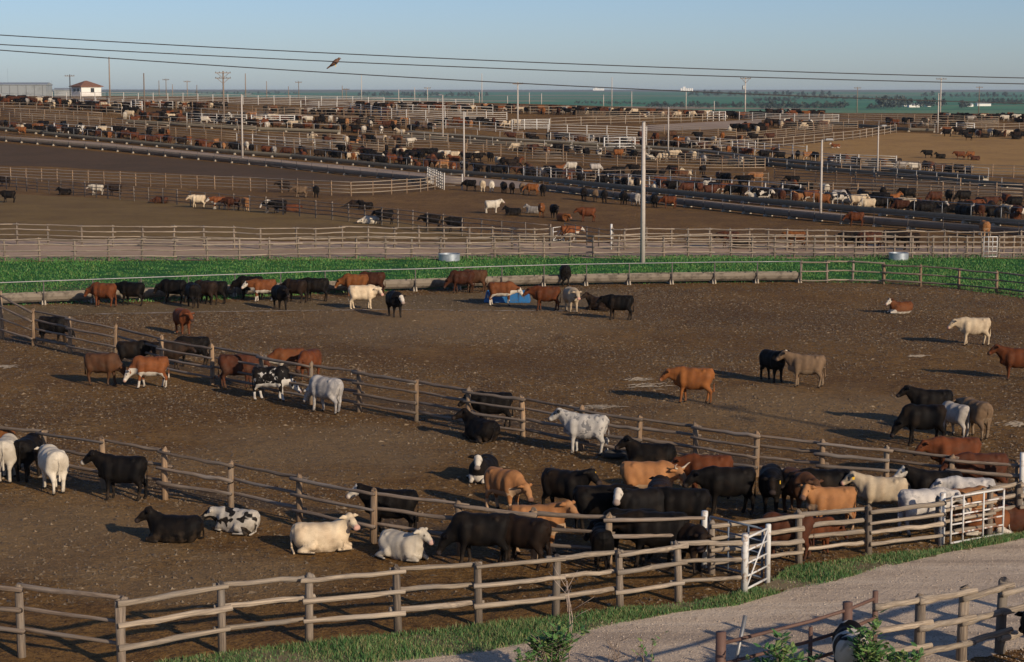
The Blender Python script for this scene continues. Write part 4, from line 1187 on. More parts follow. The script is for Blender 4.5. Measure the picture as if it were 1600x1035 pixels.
def light_pole(px, yb, yt, label, r=.13, head=True, m='pole_pale', arm=1):
    p, h = pole_h(px, yb, yt)
    t = thing('light_pole', label, 'pole', p, 0, 'tall poles of the feedlot')
    mb = MB(); mb.tube([(0, 0, -.2), (0, 0, h * .5), (0, 0, h)], [r, r * .82, r * .62], 12)
    link('pole', mb.mesh('pole', M[m], True), t)
    mb = MB(); mb.tube([(0, 0, h - .02), (0, 0, h + .03)], [r * .75, r * .6], 10)
    link('cap', mb.mesh('cap', M['steel'], True), t)
    if head:
        mb = MB(); mb.tube([(0, 0, h - .25), (arm * .5, 0, h + .02), (arm * 1.1, 0, h + .05)], .04, 6)
        link('lamp_arm', mb.mesh('lamp_arm', M['steel'], True), t)
        mb = MB(); mb.box((arm * 1.35, 0, h + .02), (.36, .16, .09), 0, 0, .8)
        link('lamp_head', mb.mesh('lamp_head', M['steel']), t)
    return t

def utility_pole(px, yb, yt, label, arms=1, tr=False, r=.15, w=1.3, v=False, m='pole_wood', rot=0.0, base_far=None):
    if base_far:
        p = Vector((at(px, yb).x / at(px, yb).y * base_far, base_far, 0)); p.z = tz(p.x, p.y)
        # top is where the photograph's line of sight meets this distance
        vv = (517.5 - yt) / F
        k = base_far / (CP + vv * SP)
        h = EYE + k * (-SP + vv * CP) - p.z
    else:
        p, h = pole_h(px, yb, yt)
    t = thing('utility_pole', label, 'pole', p, rot, 'tall poles of the feedlot')
    mb = MB(); mb.tube([(0, 0, -.2), (0, 0, h * .5), (0, 0, h)], [r, r * .85, r * .68], 10)
    link('pole', mb.mesh('pole', M[m], True), t)
    for k in range(arms):
        z = h - .35 - 1.0 * k
        mb = MB(); mb.box((0, -.02 - r, z), (w, .06, .075))
        link('crossarm', mb.mesh('crossarm', M['pole_wood']), t)
        for x in (-.92, -.45, .45, .92):
            mb = MB(); mb.lathe([(0, .075), (.05, .08), (.075, .16), (.05, .24), (0, .26)], 8, (x * w, -.02 - r, z))
            link('insulator', mb.mesh('insulator', M['iron'], True), t)
        if v:
            for s in (-1, 1):
                mb = MB(); mb.tube([(0, -r, z - 1.0), (s * w * .75, -r - .05, z - .06)], .05, 6)
                link('arm_brace', mb.mesh('arm_brace', M['pole_wood']), t)
    if tr:
        mb = MB(); mb.lathe([(0, 0), (.26, 0), (.28, .1), (.28, .8), (.2, .92), (0, .95)], 14, (-.45, -.05, h - 2.8))
        link('transformer', mb.mesh('transformer', M['tin'], True), t)
    return t

light_pole(1004, 411, 192, 'thick pale light pole rising from the grass strip', .185, False)
light_pole(725, 277, 175, 'thin pale pole at the bend of the feed road', .15, False)
light_pole(1282, 345, 219, 'pale light pole on the feed road, right of the thick pole', .13, True, arm=.5)
light_pole(1371, 272, 197, 'pale light pole at the lower side of the tan pen', .13, True, arm=.6)
light_pole(1044, 239, 168, 'slim light pole among the far herd right of the thick pale pole', .13, False)
light_pole(692, 218, 149, 'slim grey light pole left of the thin pole at the bend', .14, True, arm=-.3)
light_pole(379, 247, 148, 'grey light pole with a lamp arm beside the feed road at left', .17, True, arm=.9)
light_pole(1465, 208, 146, 'grey pole with a white bar on top right of the tan pen', .15, False)
utility_pole(809, 205, 129, 'pale utility pole with a short crossarm right of centre', 1, False, .17, .95, m='pole_pale')
utility_pole(350, 192, 112, 'leaning-armed utility pole with a braced crossarm at left', 2, False, .2, 1.5, True)
utility_pole(1164, 183, 121, 'utility pole with a transformer on the crest', 1, True, .18, 1.2, True, m='pole_pale')
utility_pole(1469, 181, 122, 'utility pole with a wide crossarm above the right crest herd', 1, False, .17, 1.2, m='pole_pale')
utility_pole(1339, 178, 136, 'crossarm pole standing left of the distant farm', 1, False, .15, 1.0, base_far=560)
utility_pole(1529, 180, 135, 'crossarm pole standing right of the distant farm', 1, False, .15, 1.0, base_far=560)
utility_pole(226, 177, 115, 'plain wooden pole right of the white house', 0, False, .16)
utility_pole(172, 160, 90, 'tallest wooden pole beside the white house', 0, False, .17)
utility_pole(110, 155, 117, 'crossarm pole left of the white house', 1, False, .15, 1.1, m='iron')
utility_pole(13, 150, 107, 'dark pole at the far left edge with a lamp', 0, False, .16, m='iron')
utility_pole(81, 150, 126, 'short dark pole at the end of the grey shed', 0, False, .2, m='iron')
utility_pole(384, 158, 115, 'plain pole just right of the braced crossarm pole', 0, False, .16, base_far=520)
for px, yt, ar, lb in ((249, 126, 0, 'slender pole behind the white skyline fence'), (260, 123, 1, 'crossarm pole behind the white skyline fence'), (270, 132, 0, 'shortest pole behind the white skyline fence'),
                       (293, 126, 1, 'crossarm pole left of the braced utility pole'), (308, 133, 0, 'thin pole left of the braced utility pole'), (417, 127, 0, 'pole above the skyline fence right of the grey light pole'),
                       (467, 127, 1, 'crossarm pole in the gap above the white pony'), (451, 135, 0, 'thin stub pole left of the crossarm pole in the gap'), (535, 134, 0, 'paired thin pole left of centre on the skyline'),
                       (541, 138, 1, 'short crossarm pole of the pair left of centre'), (565, 117, 0, 'tall plain pole left of centre on the skyline'), (623, 140, 0, 'thin pole right of the tall plain pole'),
                       (648, 137, 0, 'thin bare pole left of the crossarm pole in the green fields'), (668, 136, 1, 'crossarm pole before the green fields at centre'), (753, 115, 0, 'tall lamp pole near the centre of the skyline'),
                       (749, 144, 0, 'short stub beside the tall lamp pole'), (793, 150, 0, 'short pole left of the pale crossarm pole'), (827, 145, 0, 'short pole right of the pale crossarm pole'), (846, 146, 0, 'second short pole right of the pale crossarm pole'),
                       (943, 148, 0, 'short lamp pole left of the tall centre right pole'), (956, 121, 0, 'tall plain pole centre right'), (987, 143, 0, 'mid height pole centre right'), (1072, 143, 0, 'mid height pole right of the thick pale pole'),
                       (1116, 158, 0, 'short pole before the distant tree row')):
    utility_pole(px, 160, yt, lb, ar, False, .13, .9, m='pole_pale' if px > 560 else 'pole_wood', base_far=530 if px < 700 else 520)

# overhead wires: strung between two end poles that stand outside the picture
def sky_pt(px, py, Y):
    u = (px - 800.0) / F; v = (517.5 - py) / F
    k = Y / (CP + v * SP)
    return Vector((k * u, Y, EYE + k * (-SP + v * CP)))
ends_l, ends_r = [], []
for n_, (c, lb) in enumerate(((((115, 62), (400, 77.5), (800, 96), (1200, 111.5), (1600, 122)), 'top one of the three dark overhead wires'),
                              (((0, 69.5), (400, 91.5), (800, 107.5), (1200, 121.5), (1600, 131.5)), 'middle one of the three dark overhead wires, with the perched bird'),
                              (((0, 78.5), (400, 107), (800, 129.5), (1200, 148.5), (1600, 162)), 'lowest one of the three dark overhead wires'))):
    cx = np.array([q[0] for q in c], float); cy = np.array([q[1] for q in c], float)
    co = np.polyfit(cx, cy, 2)
    Yd = (47.0, 47.5, 46.0)[n_]
    xs = np.linspace(-1000, 2600, 60)
    P = [sky_pt(x, np.polyval(co, x), Yd) for x in xs]
    ends_l.append(P[0]); ends_r.append(P[-1])
    mb = MB(); mb.tube([p - P[0] for p in P], .0135, 6)
    tag(link('overhead_wire', mb.mesh('overhead_wire', M['wire'], True), None, P[0]), lb, 'wire', 'overhead wires')
for E, lb in ((ends_l, 'wooden pole carrying the overhead wires at the left, outside the picture'), (ends_r, 'wooden pole carrying the overhead wires at the right, outside the picture')):
    x = sum(p.x for p in E) / 3; top = max(p.z for p in E) + .4
    t = thing('utility_pole', lb, 'pole', (x, 47.2, 0), 0, 'tall poles of the feedlot')
    mb = MB(); mb.tube([(0, 0, -.2), (0, 0, top)], [.17, .12], 10); link('pole', mb.mesh('pole', M['pole_wood'], True), t)
    for p in E:
        mb = MB(); mb.box((p.x - x, p.y - 47.2, p.z - .10), (.10, .35, .07)); link('bracket', mb.mesh('bracket', M['pole_wood']), t)

# the bird on the middle wire
bp = sky_pt(524, 98.2, 47.5)
mb = MB()
mb.tube([(-.16, 0, -.11), (-.10, 0, -.07), (-.02, 0, .0), (.05, 0, .06), (.10, 0, .105)], [.022, .045, .075, .07, .04], 10)
mb.tube([(.085, 0, .09), (.12, 0, .125), (.155, 0, .13)], [.045, .042, .02], 10)
mb.tube([(.15, 0, .128), (.185, 0, .115)], [.014, .003], 6)
mb.tube([(-.14, 0, -.09), (-.22, 0, -.15), (-.27, 0, -.185)], [.03, .026, .012], 6)
b_ = link('bird', mb.mesh('bird', M['feather'], True), None, bp, None, (.80, .80, .80))
tag(b_, 'brown bird of prey perched on the middle overhead wire', 'bird')
for s in (1, -1):
    mb = MB(); mb.tube([(.06, s * .06, .05), (-.04, s * .08, -.01), (-.17, s * .05, -.10)], [.03, .045, .012], 8)
    link('wing', mb.mesh('wing', M['feather'], True), b_)
mb = MB(); mb.tube([(0.01, .02, -.05), (0.01, .02, -.125)], .008, 5); mb.tube([(0.01, -.02, -.05), (0.01, -.02, -.125)], .008, 5)
link('feet', mb.mesh('feet', M['tag']), b_)

# ------------------------------------------------------------------ tanks and tub
def stock_tank(px, yb, d, h, label):
    t = thing('water_tank', label, 'tank', at(px, yb), 0, 'round galvanised water tanks')
    r = d / 2
    prof = [(r - .02, 0)] + [(r + .012 * (1 if k % 2 else -1), h * (k + .5) / 10) for k in range(10)] + [(r, h)]
    mb = MB(); mb.lathe(prof, 40); mb.lathe([(r - .02, h), (r - .03, h - .35)], 40)
    link('tank_wall', mb.mesh('tank_wall', M['galv'], True), t)
    mb = MB(); n = 40
    mb.tube([(r * math.cos(2 * math.pi * k / n), r * math.sin(2 * math.pi * k / n), h) for k in range(n + 1)], .028, 6, 0, False)
    link('rim', mb.mesh('rim', M['galv'], True), t)
    mb = MB(); mb.add([((r - .01) * math.cos(2 * math.pi * k / n), (r - .01) * math.sin(2 * math.pi * k / n), h - .14) for k in range(n)], [tuple(range(n))])
    link('water', mb.mesh('water', M['water']), t)
stock_tank(702, 408, 1.52, .50, 'galvanised water tank beside the alley fence at the left of the grass')
stock_tank(1404, 406.5, 1.40, .50, 'galvanised water tank in the grass at the right')
p = at(793, 472.5)
t = thing('feed_tub', 'bright blue plastic feed tub behind the legs of the red white-faced cow', 'tub', p, R(-4))
L, Wd, H = 1.32, .42, .66
mb = MB()
o_ = [(-L, -Wd), (L, -Wd), (L, Wd), (-L, Wd)]
def ring(k, z, e): return [(x * k, y * (k - e), z) for x, y in o_]
r0, r1, r2, r3, r4 = ring(.98, 0, 0), ring(1.0, .08, 0), ring(.90, H, .02), ring(.86, H, .06), ring(.9, .1, .1)
mb.v = [*r0, *r1, *r2, *r3, *r4]
for a in range(4):
    for k in range(4):
        mb.f.append((a * 4 + k, a * 4 + (k + 1) % 4, a * 4 + 4 + (k + 1) % 4, a * 4 + 4 + k)); mb.mi.append(0)
mb.f += [(16, 17, 18, 19), (3, 2, 1, 0)]; mb.mi += [0, 0]
tb = link('tub_shell', mb.mesh('tub_shell', M['blue_tub']), t)
bv = tb.modifiers.new('round', 'BEVEL'); bv.width = .035; bv.segments = 3
for x in (-.7, 0, .7):
    mb = MB(); mb.box((x, -Wd * .965, .33), (.045, .03, .27)); link('rib', mb.mesh('rib', M['blue_tub']), t)
p = at(961, 715)
mb = MB(); mb.tube([(.30 * math.cos(a), .30 * math.sin(a), .1) for a in np.linspace(0, 2 * math.pi, 25)], .095, 10, 0, False)
tag(link('old_tyre', mb.mesh('old_tyre', M['rubber'], True), None, p), 'old black tyre lying flat beside the white speckled cow', 'tyre')

# ------------------------------------------------------------------ buildings on the skyline
def hip_house(p, rot, wx, wy, wh, rh, ov, label, wall='white_wall', roof='red_roof', name='house', cat='house', wins=(), group=None, gable=False):
    t = thing(name, label, cat, p, rot, group)
    mb = MB(); mb.box((0, 0, wh / 2 - .3), (wx, wy, wh / 2 + .3)); link('wall', mb.mesh('wall', M[wall]), t)
    mb = MB(); X, Y = wx + ov, wy + ov
    rg = max(X - Y, .2) if not gable else X
    vs = [(-X, -Y, wh), (X, -Y, wh), (X, Y, wh), (-X, Y, wh), (-rg, 0, wh + rh), (rg, 0, wh + rh), (-X, -Y, wh - .16), (X, -Y, wh - .16), (X, Y, wh - .16), (-X, Y, wh - .16)]
    mb.add(vs, [(0, 1, 5, 4), (2, 3, 4, 5), (1, 2, 5), (3, 0, 4), (6, 7, 1, 0), (7, 8, 2, 1), (8, 9, 3, 2), (9, 6, 0, 3), (9, 8, 7, 6)])
    link('roof', mb.mesh('roof', M[roof]), t)
    for (ax, u, z, hw, hh, kind) in wins:
        mb = MB()
        if ax == 'y-': mb.box((u, -wy - .012, z), (hw, .03, hh))
        else: mb.box((-wx - .012, u, z), (.03, hw, hh))
        w_ = link(kind, mb.mesh(kind, M['glass'] if kind == 'window' else M['pole_wood']), t)
        if kind == 'window':
            mb = MB()
            if ax == 'y-': mb.box((u, -wy - .03, z - hh - .05), (hw + .08, .06, .05))
            else: mb.box((-wx - .03, u, z - hh - .05), (.06, hw + .08, .05))
            link('sill', mb.mesh('sill', M['white_wall']), w_)
    return t
def far_at(px, Y):
    x = (px - 800) / F * Y
    return Vector((x, Y, tz(x, Y)))
hp = far_at(140, 478)
hip_house(hp, R(42), 2.75, 2.45, 2.45, 1.35, .45, 'small white house with a red brown hip roof on the skyline', wins=(('y-', .3, 1.45, .5, .55, 'window'), ('x-', -.9, 1.5, .6, .35, 'window'), ('x-', .9, 1.5, .6, .35, 'window'), ('x-', 0, 1.0, .02, .02, 'door')))
mb_p = far_at(28, 492)
t = hip_house(mb_p, R(-2), 9.0, 3.0, 2.9, .55, .15, 'long grey tin shed on the skyline at the left edge', 'tin', 'tin', 'shed', 'shed', gable=True)
for k in range(9):
    mb = MB(); mb.box((-8.6 + k * 2.1, -3.03, 1.35), (.05, .04, 1.45)); link('wall_rib', mb.mesh('wall_rib', M['steel']), t)
hip_house(far_at(108, 497), R(5), 2.6, 2.0, 1.6, .5, .2, 'low blue grey shed left of the white house', 'tin', 'tin', 'shed', 'shed', gable=True)
for px, py, w, lb in ((1416, 167, 5.5, 'white farm building left of the farm group'), (1427, 168, 8, 'long white farm building in the farm group'), (1437, 166, 3.5, 'small white farm building at the right of the farm group'),
                      (1513, 167, 6, 'white farm roof by the dark tree clump'), (1536, 166, 11, 'long pale farm shed right of the tree clump'), (1450, 167, 3, 'tiny white building between the tree rows')):
    hip_house(at(px, py, 0, 1200), R(12), w, 4, 3.4, 2.0, .3, lb, 'white_wall', 'tin', 'farm_building', 'farm building', group='farm buildings on the plain', gable=True)
def elevator(px, Y, n, r, h, label):
    p = far_at(px, Y)
    t = thing('grain_elevator', label, 'grain elevator', p, 0, 'grain elevators on the horizon')
    for k in range(n):
        mb = MB(); mb.lathe([(r, -5), (r, h), (0, h + 1)], 14, ((k - n / 2) * r * 2.02, 0, 0)); link('silo', mb.mesh('silo', M['white_wall'], True), t)
    mb = MB(); mb.box(((-n / 2 - .2) * r, 0, h * .72), (r * 1.4, r, h * .75)); link('headhouse', mb.mesh('headhouse', M['white_wall']), t)
elevator(1072, 9000, 7, 4.2, 15, 'white grain elevator on the horizon right of the thick pole')
elevator(935, 10500, 9, 3.4, 11, 'faint white grain elevator on the horizon left of the thick pole')

# ------------------------------------------------------------------ far tree rows, weeds and twigs
def crown_cloud(rr, c, rx, rz, n, leaf, V, Fc):
    for _ in range(n):
        d = rr.normal(size=3); d /= np.linalg.norm(d)
        q = rr.random() ** .35
        p = np.array(c) + d * q * np.array([rx, rx, rz])
        a = rr.normal(size=3); a /= np.linalg.norm(a); b = np.cross(a, rr.normal(size=3)); b /= np.linalg.norm(b)
        s = leaf * (.6 + .8 * rr.random()); o = len(V)
        V += [p - a * s - b * s * .6, p + a * s - b * s * .6, p + a * s * .6 + b * s, p - a * s * .6 + b * s]; Fc.append((o, o + 1, o + 2, o + 3))
rr = np.random.default_rng(77)
V, Fc = [], []
for (x0, x1, y0, y1, n, h0, h1) in ((1010, 1200, 169, 169, 46, 5, 9), (1190, 1322, 171, 170, 42, 6, 11), (1355, 1372, 171, 171, 6, 5, 8), (1376, 1408, 170, 169, 16, 9, 17), (1420, 1475, 168, 168, 14, 6, 13), (1500, 1515, 170, 169, 7, 6, 12), (1180, 1240, 160, 160, 14, 5, 8), (1530, 1600, 163, 164, 18, 5, 9), (900, 1010, 163, 164, 26, 3, 5), (1240, 1420, 156, 157, 30, 4, 7), (560, 760, 151, 152, 34, 4, 7), (300, 470, 147.5, 148, 22, 2.5, 4.5), (1080, 1300, 151, 151.5, 30, 5, 9), (1440, 1600, 152, 153, 22, 4, 8)):
    for k in range(n):
        p = at(x0 + (x1 - x0) * (k + rr.random()) / n, y0 + (y1 - y0) * k / n + rr.normal() * .35, 0, 1200)
        sc = max(1.0, p.y / 2600)
        h = (h0 + (h1 - h0) * rr.random()) * sc
        for q in range(3):
            crown_cloud(rr, (p.x + rr.normal() * h * .22, p.y + rr.normal() * h * .22, p.z + h * (.40 + .18 * q)), h * (.44 - .08 * q), h * .30, 30, h * .085, V, Fc)
tag(link('tree_row', raw_mesh('tree_row', np.array(V), np.array(Fc), M['far_leaf'])), 'dark rows of far-off trees crossing the green plain', 'trees', None, 'stuff')

def leafy(mbL, mbS, rr, base, tip, r, nleaf, ls, droop=.3):
    b = np.array(base); t = np.array(tip)
    mid = (b + t) / 2 + rr.normal(size=3) * .06 * np.linalg.norm(t - b)
    mbS.tube([tuple(b), tuple(mid), tuple(t)], [r, r * .75, r * .35], 5)
    for k in range(nleaf):
        u = .25 + .75 * (k + rr.random()) / max(nleaf, 1)
        p = (1 - u) ** 2 * b + 2 * u * (1 - u) * mid + u * u * t
        a = rr.random() * 2 * np.pi
        d = np.array([np.cos(a), np.sin(a), .35 + .5 * rr.random()]); d /= np.linalg.norm(d)
        sd = np.cross(d, [0, 0, 1]); sd /= np.linalg.norm(sd); n_ = np.cross(sd, d)
        L = ls * (.7 + .6 * rr.random()); w = L * .26
        q = [p, p + d * L * .35 + sd * w - n_ * .02, p + d * L * .7 + sd * w * .7 - n_ * droop * L * .2, p + d * L - n_ * droop * L * .45, p + d * L * .7 - sd * w * .7 - n_ * droop * L * .2, p + d * L * .35 - sd * w - n_ * .02]
        mbL.add([tuple(x) for x in q], [(0, 1, 2, 3), (0, 3, 4, 5)])

def weed(px, yb, h, spread, nst, nleaf, ls, label, seed, dry=0, group='weeds at the bottom of the picture', bark='bark'):
    rr = np.random.default_rng(seed)
    t = thing('weed', label, 'plant', at(px, yb), 0, group)
    L, S = MB(), MB()
    for k in range(nst):
        a = rr.random() * 2 * np.pi; d = spread * (.25 + .75 * rr.random())
        tip = np.array([np.cos(a) * d, np.sin(a) * d * .7, h * (.62 + .38 * rr.random())])
        leafy(L, S, rr, (rr.normal() * .05, rr.normal() * .05, 0), tip, .014, nleaf if k >= dry else 0, ls)
        for _ in range(3 if nleaf else 4):
            u = .45 + .45 * rr.random()
            b = tip * u; e = b + np.array([rr.normal() * .2, rr.normal() * .2, .22 + .12 * rr.random()]) * (h / 1.3)
            leafy(L, S, rr, b, e, .007, int(nleaf * .55) if k >= dry else 0, ls * .85)
    link('stem', S.mesh('stem', M[bark], True), t)
    if L.f: link('leaves', L.mesh('leaves', M['leaf']), t)
    return t
weed(858, 1066, 1.22, .72, 14, 12, .21, 'leafy green weed at the bottom centre', 31, 2)
weed(828, 1075, .9, .4, 6, 8, .17, 'smaller leafy weed left of the bottom centre one', 32, 2)
weed(888, 1042, 2.05, .12, 2, 0, .1, 'tall bare pale twig standing before the front fence', 33, 9, bark='pale_twig')
weed(968, 1075, 1.25, .55, 5, 0, .1, 'bare branching twigs at the bottom right of centre', 34, 9)
weed(1008, 1062, .95, .42, 3, 5, .14, 'sparse sprig with a few leaves beside the bare twigs', 35, 1)
weed(1212, 1110, 1.42, .55, 9, 13, .23, 'dense leafy weed in front of the rusty pipe fence', 36)
weed(1185, 1100, .95, .45, 6, 9, .20, 'low leafy weed left of the dense one by the pipe fence', 37)
weed(1352, 1105, 1.75, .32, 9, 14, .22, 'tall leafy weed in front of the black and white cow at the bottom', 38)
weed(1318, 1108, .95, .45, 6, 9, .18, 'short leafy weed below the black and white cow', 39)
weed(1408, 1080, .85, .5, 8, 10, .20, 'leafy weed at the foot of the log fence', 40)
weed(1268, 1092, .85, .5, 6, 9, .18, 'low weed under the rusty pipe rails', 41)

# pale scraps on the ground
for k, (px, py, w) in enumerate(((1014, 603, .75), (998, 594, .35), (935, 637, .6), (1436, 557, .3), (652, 601, .2), (1590, 664, .4), (8, 574, .4))):
    q_ = np.random.default_rng(k + 90); mb = MB(); p = at(px, py)
    for _ in range(34):
        cx_, cy_ = q_.normal(0, .60 * w), q_.normal(0, .55 * w)
        a_ = q_.normal(.1, .5); L_ = .10 + .22 * q_.random(); wd = .018 + .03 * q_.random()
        dx_, dy_ = math.cos(a_) * L_, math.sin(a_) * L_; sx_, sy_ = -math.sin(a_) * wd, math.cos(a_) * wd
        z0_, z1_ = .008 + .02 * q_.random(), .012 + .05 * q_.random()
        mb.add([(cx_ - dx_ - sx_, cy_ - dy_ - sy_, z0_), (cx_ + dx_ * .2 - sx_, cy_ + dy_ * .2 - sy_, z1_), (cx_ + dx_, cy_ + dy_, z0_), (cx_ + dx_ * .1 + sx_, cy_ + dy_ * .1 + sy_, z1_ + .01), (cx_ - dx_ + sx_, cy_ - dy_ + sy_, z0_)], [(0, 1, 2, 3, 4)])
    tag(link('straw_scrap', mb.mesh('straw_scrap', M['scrap'], True), None, p), 'thin scatter of pale trampled straw lying on the bare pen soil', 'straw', None, 'stuff')

# ------------------------------------------------------------------ the herd, one animal at a time, nearest pens first
C = cow
# front left pen
C(193, 781, 174, 'up', 'half_face', 'black cow with white muzzle patches standing alone at the brown fence, left')
C(84, 768, 118, 'level', 'white', 'white cow seen from behind, left of the black cow at the brown fence')
C(12, 750, 96, 'feed', 'white', 'white cow seen straight from behind at the left edge')
C(45, 748, 84, 'feed', 'black', 'black cow squeezed between the two white cows at the left edge')
C(-10, 730, 176, 'level', 'orange', 'red brown cow behind the fence rail at the left edge')
C(276, 846, 176, 'lie', 'black', 'black cow lying down at lower left with a long shadow', 1.0)
C(372, 831, 158, 'lie_low', 'pied', 'black and white patched cow lying curled beside the lying black cow', .92)
C(500, 860, 4, 'lie_right', 'cream', 'cream cow lying down facing right, lower left of centre', 1.04)
C(628, 872, 318, 'lie', 'white', 'white cow lying down facing the front right with ears out', .95)
C(612, 838, 176, 'up', 'baldy', 'black white-faced cow standing behind the two lying pale cows')
C(752, 884, 178, 'low', 'black', 'big black cow with its head down at the left of the crowd', 1.06)
C(820, 886, 150, 'feed', 'black_brown', 'dark cow with a hanging tail in front of the tan cow')
C(838, 868, 2, 'up_right', 'tan', 'orange tan cow facing right above the front fence', 1.04)
C(940, 888, 92, 'feed', 'black', 'small black cow seen from behind right of the orange tan cow', .85)
C(1026, 886, 176, 'level', 'black', 'large black cow broadside behind the front fence, right', 1.12)
C(1074, 890, 305, 'level_right', 'black_brown', 'dark brown cow in front of the large black one by the dark pipe gate', .95)
C(985, 872, 184, 'feed', 'black', 'black cow half hidden between the front fence posts')
# crowd in the middle pen
C(788, 800, 312, 'feed', 'tan', 'light orange cow with its rump to the left behind the brown fence', .97)
C(882, 806, 322, 'up', 'black', 'black cow with a yellow ear tag standing left in the crowd', 1.02, 'l')
C(1010, 794, -4, 'level_right', 'tan', 'horned orange tan cow at the back of the crowd', 1.08, '', True)
C(1106, 778, 178, 'level', 'red', 'long red cow behind the horned one')
C(938, 834, 4, 'level', 'black', 'black cow low behind the rail left of the white muzzle')
C(1030, 822, 84, 'level', 'black_brown', 'dark cow seen from behind in the middle of the crowd', 1.04)
C(1002, 840, 205, 'up_left', 'baldy', 'black cow lifting a white face in the middle of the crowd')
C(1066, 838, 176, 'level', 'black', 'black cow with a yellow ear tag broadside in front of the dark one', 1.05, 'l')
C(1138, 804, 186, 'level', 'black', 'black cow facing left at the right of the crowd', 1.05)
C(1204, 802, 262, 'level', 'black', 'black cow with a yellow ear tag facing front beside the brown calf', 1.02, 'l')
C(1246, 806, 290, 'level', 'brown', 'brown cow facing front between the black cow and the tan calf')
C(1298, 830, 188, 'up_left', 'tan', 'tan calf with a pale muzzle facing left behind the four-rail fence', .98)
C(1288, 806, 184, 'level', 'black', 'black cow hidden behind the tan calf')
C(1378, 812, 172, 'up', 'cream', 'cream cow with a yellow ear tag behind the four-rail fence', .95, 'l')
C(1442, 836, 8, 'level', 'roan', 'blue white cow with its rump to the left behind the four-rail fence', .98)
C(1462, 806, 178, 'up', 'baldy', 'black white-faced cow behind the blue white cow')
C(1230, 874, 170, 'feed', 'dark_red', 'dark red cow behind the first post of the four-rail fence', .95)
C(1272, 866, 10, 'feed', 'red', 'red calf under the rails below the tan calf', .75)
C(1540, 834, 200, 'lie_left', 'hereford', 'red and white cow lying behind the right white gate', .95)
C(1592, 828, 182, 'lie_low', 'dark_red', 'dark red cow lying at the right edge behind the fence', .95)
C(1512, 826, 20, 'feed', 'tan', 'tan cow behind the bars of the right white gate', .9)
C(1515, 812, 170, 'level', 'roan', 'grey white cow above the right white gate', .95)
C(1492, 752, 182, 'level', 'red', 'red cow behind the middle fence near its right end', 1.05)
C(1534, 778, 182, 'level', 'dark_red', 'darker red cow below the red one near the white end post', 1.05)
# pen between the two brown fences
C(160, 602, -8, 'low', 'brown', 'brown cow head down, butting the red and white cow')
C(236, 607, 186, 'low', 'hereford', 'red and white cow head down, facing the brown cow')
C(208, 577, 4, 'level', 'black', 'black cow behind the butting pair, left', .98)
C(262, 579, 8, 'level', 'black_brown', 'dark brown cow behind the butting pair, right', .98)
C(372, 607, 2, 'level', 'dark_red', 'dark red cow broadside right of the butting pair', 1.08)
C(424, 626, -10, 'low_left', 'dark_roan', 'black and white flecked cow lowering its head to the right', 1.03)
C(510, 645, 142, 'low', 'roan', 'white cow with grey streaks, rump to the right, head down', 1.05)
C(753, 688, 128, 'lie_left', 'black', 'black cow lying against the middle fence, seen from behind', 1.05)
C(916, 710, 166, 'up', 'speckled', 'white speckled cow standing in the middle of the photo', 1.08)
C(1018, 729.5, 174, 'lie', 'black', 'black cow lying right of the white speckled cow', 1.1)
C(755, 750, 256, 'lie', 'bald_under', 'black cow with a white face lying and facing the camera', 1.0)
# behind the middle fence
C(84, 538, -14, 'low', 'black', 'black cow behind the first posts of the middle fence, left')
C(286, 523, 300, 'level', 'red', 'red cow alone, turned to the camera, left of centre', 1.0)
C(302, 572, 184, 'feed', 'black', 'black cow behind the rail above the butting pair')
C(452, 590, 200, 'feed', 'hereford', 'red cow with a white face behind the fence by the flecked cow', .95)
C(484, 594, 250, 'feed', 'red', 'red cow seen through the rails above the streaked white cow', .98)
C(770, 668, 178, 'level', 'black', 'black cow standing just behind the middle fence', 1.0)
# big pen
C(1084, 630, 168, 'level', 'orange', 'orange brown cow with a dark neck standing alone in the big pen', 1.06)
C(1207, 596, 296, 'up', 'baldy', 'black cow with a pale face in the big pen, facing front', 1.0)
C(1260, 605, 172, 'up', 'dun', 'dun cow right of the pale-faced black one', 1.03)
C(1408, 490, 196, 'lie', 'hereford', 'red cow with a white face lying in the big pen, far right', .92)
C(1522, 540, 178, 'level', 'cream', 'cream cow standing alone at the right of the big pen', 1.05)
C(1590, 594, 178, 'up', 'red', 'red cow cut off by the right edge', 1.03)
C(1455, 666, 178, 'up', 'black', 'black cow standing behind the grazing one, right', 1.04)
C(1442, 695, 186, 'low', 'black', 'black cow grazing with its head at the ground, right', 1.06)
C(1523, 684, 112, 'level', 'dun', 'grey dun cow seen from behind right of the black pair', 1.02)
C(1493, 682, 120, 'low', 'grey', 'grey cow half hidden beside the grey dun one', .92)
